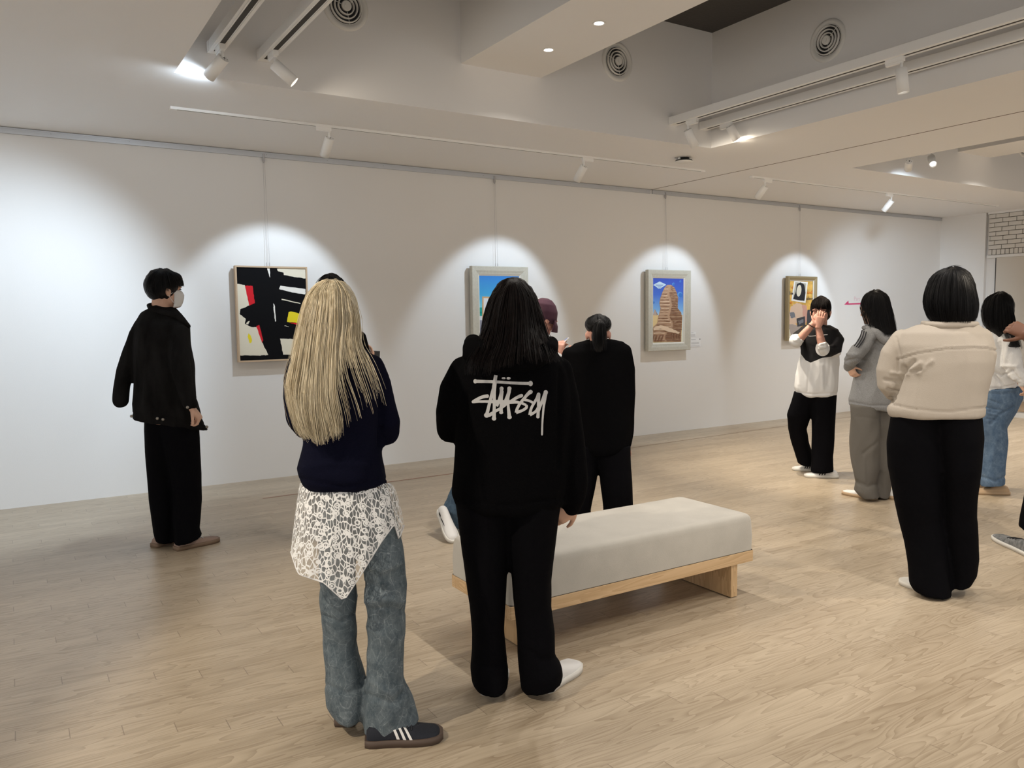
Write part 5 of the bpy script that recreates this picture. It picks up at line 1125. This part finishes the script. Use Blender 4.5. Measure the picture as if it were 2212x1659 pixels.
L2 = [(1880, 876, 1936, 880, .22, .06), (1884, 950, 1934, 950, .19, .06), (1888, 1020, 1928, 1020, .17, .06), (1886, 1060, 1924, 1060, .19, .06), (1888, 1076, 1922, 1078, .19, .06)]
hc = P.crown(1889, 628, .0, .98); fd = -P.r * .96 + P.d * .28
P.body(SKIN, [TR[1:]], [aN, aF, [(1870, 880, 22, -.04), (1870, 1060, 15, -.04)], [(1908, 880, 22, .06), (1906, 1060, 14, .06)]], head=(hc, fd, .22, .98, .06), hands=[(P.pt(1834, 792, -.09), P.r * .5 - P.up * .85 - P.d * .2, P.r * .5 + P.d * .6, dict(sgn=1, curl=.8, k=.82)), (P.pt(1850, 788, -.06), P.r * .9, P.d, dict(sgn=1, curl=.5, k=.8))])
P.garment('hooded_sweatshirt', GREYH, [TR], [aN, aF], wr=.007, seed=41, ws=8, vox=.008, it=3, creases=[([(1826, 780), (1850, 775), (1868, 778)], -.008, 3), ([(1842, 738), (1856, 745)], -.007, 3), ([(1830, 765), (1850, 766)], .007, 3), ([(1852, 830), (1858, 845)], -.006, 1.6), ([(1836, 868), (1880, 876), (1934, 876)], -.005, 2), ([(1890, 735), (1905, 757), (1925, 768)], -.006, 3)])
bm = bmesh.new(); tube(bm, [P.pt(1866, 708, -.03), P.pt(1874, 708, -.12), P.pt(1892, 718, -.16), P.pt(1912, 734, -.15), P.pt(1932, 738, -.10), P.pt(1940, 728, .0)], [.018, .022, .03, .038, .045, .04], 12); obj('hood', remeshed(bm, .008, 4), GREYH, P.root)
for k in range(3):
    bm = bmesh.new(); pts = []
    for t in [i / 10 for i in range(11)]: pts.append(P.pt(1862 + k * 4.6 - 17 * t + 3 * math.sin(t * 3), 714 + k * 2.6 + 33 * t - k * 1.0, -.195 - .056 * math.sin(min(t * 1.3 + .1, 1.57)) - .002 * k))
    tube(bm, pts, .0042, 6); obj('sleeve_stripe', bm, mm('navy stripe', (.010, .011, .018), .8), P.root)
P.garment('trousers', GREYP, [L1, L2], wr=.009, seed=42, ws=7, creases=[([(1850, 1040), (1875, 1052), (1895, 1045)], -.008, 4), ([(1850, 900), (1895, 905)], -.003, 3), ([(1865, 980), (1895, 955)], -.007, 4), ([(1868, 990), (1868, 1040)], .005, 3)])
G = [[(1888, 628, .0), (1866, 640, -.05), (1858, 665, -.085), (1866, 690, -.09), (1872, 712, -.11)], [(1890, 628, -.02), (1878, 642, -.09), (1876, 670, -.11), (1880, 700, -.13), (1886, 722, -.16)], [(1892, 628, -.03), (1892, 645, -.11), (1896, 675, -.12), (1902, 705, -.14), (1908, 728, -.18)], [(1894, 628, -.02), (1908, 646, -.09), (1916, 676, -.11), (1922, 706, -.13), (1926, 730, -.17)], [(1896, 629, 0), (1920, 650, -.02), (1930, 680, -.03), (1936, 710, -.05), (1938, 728, -.09)]]
P.hair(HAIR_B, cap=(hc, fd, .22, .98, .016), vol=[[(1872, 640, 1916, 644, .16, 0), (1869, 660, 1925, 662, .21, 0), (1872, 680, 1931, 684, .21, 0), (1880, 700, 1936, 706, .2, -.01), (1890, 722, 1936, 722, .17, -.05)]], guides=G, n=420, r=.0015, jit=.003, endcut=.2)
for sg in (1,):
    bm = bmesh.new(); ellipsoid(bm, hc + fd.normalized() * .088 + fd.cross(P.up).normalized() * -.032 * sg, (P.r * .006, P.d * .012, P.up * .004), 8); obj('eye', bm, mm('dark eye', (.01, .008, .008), .3), P.root)
shoe(P, (1890, 1080), (1822, 1066), white_sh, tan_sole, .095, .85, minL=.25)
shoe(P, (1925, 1076), (1888, 1066), white_sh, tan_sole, .095, .85, minL=.25)
# ---------------------------------------------------------------- 9 beige jacket
P = Person(2040, 1285, 'person with black bob haircut in cream jacket and black trousers')
TR = [(2008, 694, 2104, 694, .13), (1975, 703, 2116, 702, .20), (1945, 718, 2136, 718, .27), (1935, 745, 2146, 745, .31), (1938, 780, 2148, 780, .33), (1938, 820, 2142, 820, .34), (1930, 850, 2134, 850, .35), (1916, 882, 2130, 880, .36), (1918, 893, 2129, 895, .36), (1922, 898, 2127, 900, .34)]
aL = [(1950, 735, 27, 0), (1929, 765, 29, 0), (1920, 800, 30, 0), (1921, 828, 29, .0), (1932, 845, 25, .05), (1965, 830, 22, .2), (2000, 815, 18, .24)]
aR = [(2120, 728, 24, .0), (2126, 765, 27, .0), (2122, 800, 27, .02), (2112, 830, 24, .08), (2080, 830, 21, .2), (2040, 815, 18, .24)]
L1 = [(1925, 885, 2040, 890, .29, 0), (1916, 950, 2042, 950, .30, 0), (1918, 1004, 2042, 1010, .29, 0), (1931, 1072, 2040, 1080, .26, 0), (1943, 1125, 2038, 1125, .23, 0), (1952, 1165, 2043, 1165, .21, -.01), (1960, 1216, 2050, 1216, .2, -.02), (1964, 1255, 2054, 1262, .22, -.02), (1975, 1278, 2058, 1297, .23, -.02)]
L2 = [(2020, 890, 2120, 888, .29, 0), (2025, 950, 2127, 950, .30, 0), (2032, 1010, 2124, 1010, .28, 0), (2036, 1072, 2114, 1078, .25, .02), (2036, 1125, 2110, 1120, .22, .03), (2042, 1165, 2114, 1165, .2, .04), (2046, 1216, 2116, 1210, .2, .05), (2050, 1245, 2112, 1245, .21, .06), (2052, 1272, 2100, 1272, .22, .06)]
hc = P.crown(2058, 579, .02, 1.0)
P.body(SKIN_P, [TR[1:]], [aL, aR, [(1985, 900, 46, 0), (2000, 1120, 28, 0), (2010, 1280, 22, -.02)], [(2075, 900, 44, 0), (2075, 1120, 26, .03), (2078, 1255, 20, .06)]], head=(hc, P.d - P.r * .35, .1, 1.0, .06), hands=[(P.pt(1995, 818, .25), P.r, P.up + P.d, dict(sgn=1, curl=.5)), (P.pt(2045, 818, .25), -P.r, P.up + P.d, dict(sgn=-1, curl=.5))])
yoke = [(1938, 776), (1949, 774), (1968, 767), (1990, 761.6), (2047, 753.5), (2101, 751), (2130, 752), (2152, 758)]
P.garment('jacket', BEIGE, [TR], [aL, aR], wr=.0045, seed=51, ws=5, vox=.0075, it=3, creases=[(yoke, -.005, 1.8), ([(a, b - 3.5) for a, b in yoke], .003, 1.8), ([(1936, 728), (1942, 750), (1948, 776)], -.005, 2), ([(1953, 793), (1948, 815), (1938, 840), (1926, 866)], -.026, 4),
    ([(1956, 800), (1975, 780)], -.013, 3.5), ([(1962, 806), (1990, 784)], .012, 3.5), ([(1975, 800), (2010, 790)], -.004, 3), ([(1957, 805), (1990, 799)], -.014, 2.8), ([(1985, 805), (2014, 780)], .009, 4), ([(1918, 840), (1936, 848)], -.014, 3), ([(1912, 820), (1940, 824)], -.013, 3), ([(1925, 805), (1948, 808)], .011, 3), ([(1918, 872), (1975, 884), (2047, 890), (2130, 880)], -.005, 1.8), ([(1990, 810), (1978, 895)], -.003, 1.6), ([(1922, 858), (1935, 862)], -.006, 2)])
bm = bmesh.new(); tube(bm, [P.pt(1994, 698, .0), P.pt(2004, 700, -.07), P.pt(2035, 702, -.105), P.pt(2070, 702, -.105), P.pt(2100, 701, -.07), P.pt(2110, 700, .0)], [.014, .016, .018, .018, .016, .014], 10); obj('collar', remeshed(bm, .006, 3), BEIGE, P.root)
P.garment('trousers', BLK_TRS, [L1, L2], wr=.006, seed=52, ws=5)
G = [[(2056, 579, 0), (2014, 596, .0), (1998, 630, .0), (1996, 662, .0), (2010, 698, -.01)], [(2057, 578, -.02), (2024, 595, -.06), (2008, 632, -.08), (2006, 668, -.08), (2020, 703, -.07)], [(2058, 578, -.03), (2040, 594, -.10), (2032, 632, -.125), (2032, 670, -.12), (2040, 701, -.1)], [(2059, 578, -.03), (2060, 594, -.11), (2060, 632, -.13), (2060, 670, -.125), (2062, 699, -.1)], [(2060, 578, -.03), (2078, 595, -.09), (2086, 632, -.12), (2088, 668, -.12), (2086, 700, -.1)], [(2062, 578, -.02), (2090, 598, -.05), (2103, 634, -.07), (2106, 668, -.07), (2100, 700, -.06)], [(2064, 579, 0), (2096, 602, .0), (2109, 636, .0), (2112, 666, .0), (2104, 694, -.01)]]
P.hair(HAIR_B, cap=(hc, P.d - P.r * .35, .1, 1.0, .014), vol=[[(2036, 582, 2076, 582, .09, .01), (2018, 592, 2090, 592, .17, .01), (2005, 608, 2099, 608, .22, .01), (1998, 635, 2107, 635, .25, 0), (1997, 662, 2110, 660, .25, 0), (2002, 682, 2109, 680, .23, -.01), (2012, 696, 2103, 694, .2, -.01)]], guides=G, n=700, r=.0016, jit=.003, endcut=.08, groove=.004)
bm = bmesh.new(); P.strands('f', HAIR_B, [[(2045, 585, -.05), (2048, 576, -.05), (2060, 573, -.05), (2078, 576, -.05)], [(2050, 585, -.0), (2055, 578, .0), (2070, 575, .0), (2092, 588, .0)]], 14, r=.0006, jit=.01, base=bm)
me = bpy.data.meshes.new('f'); bm.to_mesh(me); bm.free(); obj('flyaway_hair', me, HAIR_B, P.root)
shoe(P, (2040, 1290), (1950, 1258), white_sh, white_sole, .1, .6)
shoe(P, (2080, 1262), (2076, 1225), white_sh, white_sole, .1, .7)
# ---------------------------------------------------------------- 10 white sweatshirt and jeans
P = Person(2148, 1066, 'person in white sweatshirt and blue jeans behind the cream jacket')
TR = [(2136, 712, 2186, 716, .14), (2124, 726, 2192, 730, .24), (2118, 760, 2196, 760, .28), (2116, 800, 2200, 800, .28), (2118, 835, 2203, 826, .28), (2122, 845, 2200, 834, .26)]
aN = [(2176, 735, 20, -.12), (2186, 770, 21, -.17), (2194, 800, 21, -.19), (2203, 815, 17, -.2), (2208, 825, 13, -.2)]
aF = [(2135, 740, 16, .12), (2125, 790, 16, .16), (2130, 830, 13, .1)]
L1 = [(2116, 840, 2209, 836, .27, .0), (2112, 866, 2210, 860, .26, -.01), (2110, 890, 2196, 890, .24, -.02), (2112, 930, 2177, 925, .2, -.04), (2116, 960, 2178, 955, .18, -.05), (2118, 1000, 2175, 1004, .18, -.05), (2118, 1035, 2171, 1040, .2, -.05), (2119, 1052, 2171, 1050, .2, -.05)]
L2 = [(2118, 850, 2180, 850, .24, .08), (2100, 920, 2150, 920, .2, .12), (2094, 990, 2138, 990, .18, .14), (2092, 1045, 2136, 1045, .19, .14)]
JC = denim('light blue denim', (.060, .105, .185), (.24, .33, .44), .25, 5)
hc = P.crown(2158, 631, .0, .98)
P.body(SKIN, [TR[1:]], [aN, aF, [(2150, 860, 30, 0), (2144, 960, 20, -.04), (2146, 1045, 13, -.05)], [(2150, 870, 24, .08), (2115, 1040, 13, .14)]], head=(hc, -P.r * .8 + P.d * .6, .1, .98, .06), hands=[(P.pt(2203, 828, -.19), -P.r * .1 - P.up * .6 - P.d * .1 + P.r * .5, -P.r + P.d * .3, dict(sgn=1, curl=.9, k=.8))])
P.garment('sweatshirt', WHT, [TR], [aN, aF], wr=.010, seed=61, ws=11, vox=.007, it=2, creases=[([(2160, 740), (2158, 790)], -.008, 2.5), ([(2176, 745), (2172, 795)], .008, 3), ([(2140, 800), (2165, 812), (2190, 800)], -.012, 3), ([(2150, 812), (2170, 835)], -.012, 3), ([(2165, 790), (2195, 792)], .010, 3), ([(2175, 805), (2190, 820)], .012, 3), ([(2185, 800), (2202, 820)], -.010, 2.5), ([(2120, 838), (2160, 840), (2203, 828)], -.006, 2)])
P.garment('jeans', JC, [L1, L2], wr=.007, seed=62, ws=9, vox=.0075, it=3, creases=[([(2130, 862), (2160, 872)], -.005, 2), ([(2130, 880), (2162, 886)], -.006, 2), ([(2130, 892), (2158, 898)], .006, 2), ([(2132, 905), (2155, 908)], -.006, 2), ([(2190, 880), (2160, 895), (2140, 915)], -.010, 3), ([(2120, 1030), (2150, 1040), (2172, 1030)], -.007, 3), ([(2116, 848), (2160, 852), (2207, 846)], -.004, 2)])
G = [[(2158, 631, .0), (2130, 644, -.03), (2119, 670, -.03), (2124, 700, -.03), (2140, 716, -.06)], [(2160, 630, -.02), (2146, 644, -.09), (2140, 672, -.11), (2142, 704, -.11), (2150, 722, -.15)], [(2162, 630, -.03), (2160, 646, -.11), (2160, 676, -.12), (2162, 706, -.13), (2172, 735, -.2)], [(2164, 630, -.02), (2174, 648, -.09), (2180, 680, -.10), (2184, 714, -.14), (2196, 756, -.24)], [(2166, 631, 0), (2182, 652, -.04), (2191, 684, -.05), (2198, 715, -.10), (2211, 760, -.2)]]
P.hair(HAIR_B, cap=(hc, -P.r * .8 + P.d * .6, .1, .98, .012), vol=[[(2140, 636, 2176, 636, .12, 0), (2126, 648, 2184, 648, .2, 0), (2120, 670, 2190, 670, .23, 0), (2122, 692, 2193, 692, .22, 0), (2130, 710, 2195, 712, .19, -.02), (2160, 730, 2198, 730, .1, -.12), (2175, 750, 2206, 750, .05, -.2)]], guides=G, n=420, r=.0015, jit=.003, endcut=.2)
shoe(P, (2172, 1068), (2108, 1066), mat('tan suede', (.42, .30, .19), .8), tan_sole, .095, .9, minL=.25)
shoe(P, (2138, 1060), (2080, 1054), mm('tan suede2', (.42, .30, .19), .8), tan_sole, .095, .9, minL=.25)
# ---------------------------------------------------------------- 11 person at the right edge
P = Person(2262, 1195, 'person at the right picture edge, raised hand and grey running shoe visible')
TR = [(2262, 700, 2330, 700, .14), (2238, 720, 2356, 720, .22), (2236, 780, 2360, 780, .27), (2240, 860, 2355, 860, .28), (2238, 920, 2358, 920, .29)]
aN = [(2262, 735, 24, -.14), (2272, 800, 23, -.2), (2268, 835, 22, -.24), (2250, 790, 19, -.30), (2232, 750, 17, -.33)]
aF = [(2335, 735, 24, .12), (2345, 830, 22, .14), (2338, 900, 18, .05)]
L1 = [(2238, 900, 2310, 900, .25, -.03), (2225, 1000, 2290, 1000, .21, -.03), (2208, 1090, 2268, 1100, .19, -.03), (2200, 1140, 2258, 1165, .2, -.03)]
L2 = [(2290, 900, 2358, 900, .25, .05), (2300, 1000, 2355, 1000, .21, .05), (2310, 1120, 2360, 1120, .19, .05), (2312, 1190, 2364, 1190, .2, .05)]
P.body(SKIN_D, [TR[1:]], [aN, aF, [(2274, 910, 30, -.03), (2258, 1000, 24, -.03), (2230, 1150, 15, -.03)], [(2325, 910, 30, .05), (2335, 1180, 16, .05)]], skin_limbs=[[(2236, 748, 17, -.33), (2218, 722, 14, -.34)]], head=(P.crown(2296, 580, 0), -P.r * .8 - P.d * .5, .1, 1, .07),
       hands=[(P.pt(2222, 722, -.34), -P.r * .80 + P.up * .42 + P.d * .1, P.d * .85 - P.up * .3, dict(sgn=1, curl=.85, k=1.02)), (P.pt(2338, 905, .05), -P.up, -P.r, dict(sgn=1, curl=.4))], vox=.0055)
P.garment('sweatshirt', BLK, [TR], [aN, aF], wr=.006, seed=71)
P.garment('trousers', BLK_TRS, [L1, L2], wr=.006, seed=72, ws=5)
P.hair(HAIR_B, cap=(P.crown(2296, 580, 0), -P.r * .8 - P.d * .5, .1, 1, .012))
grey_run = mat('grey running mesh', (.16, .165, .17), .8, var=.5, vscale=40)
shoe(P, (2240, 1208), (2152, 1163), grey_run, white_sole, .105, .95, minL=.27, laces=stripe_b)
shoe(P, (2350, 1210), (2290, 1196), grey_run, white_sole, .105, .95, minL=.27)
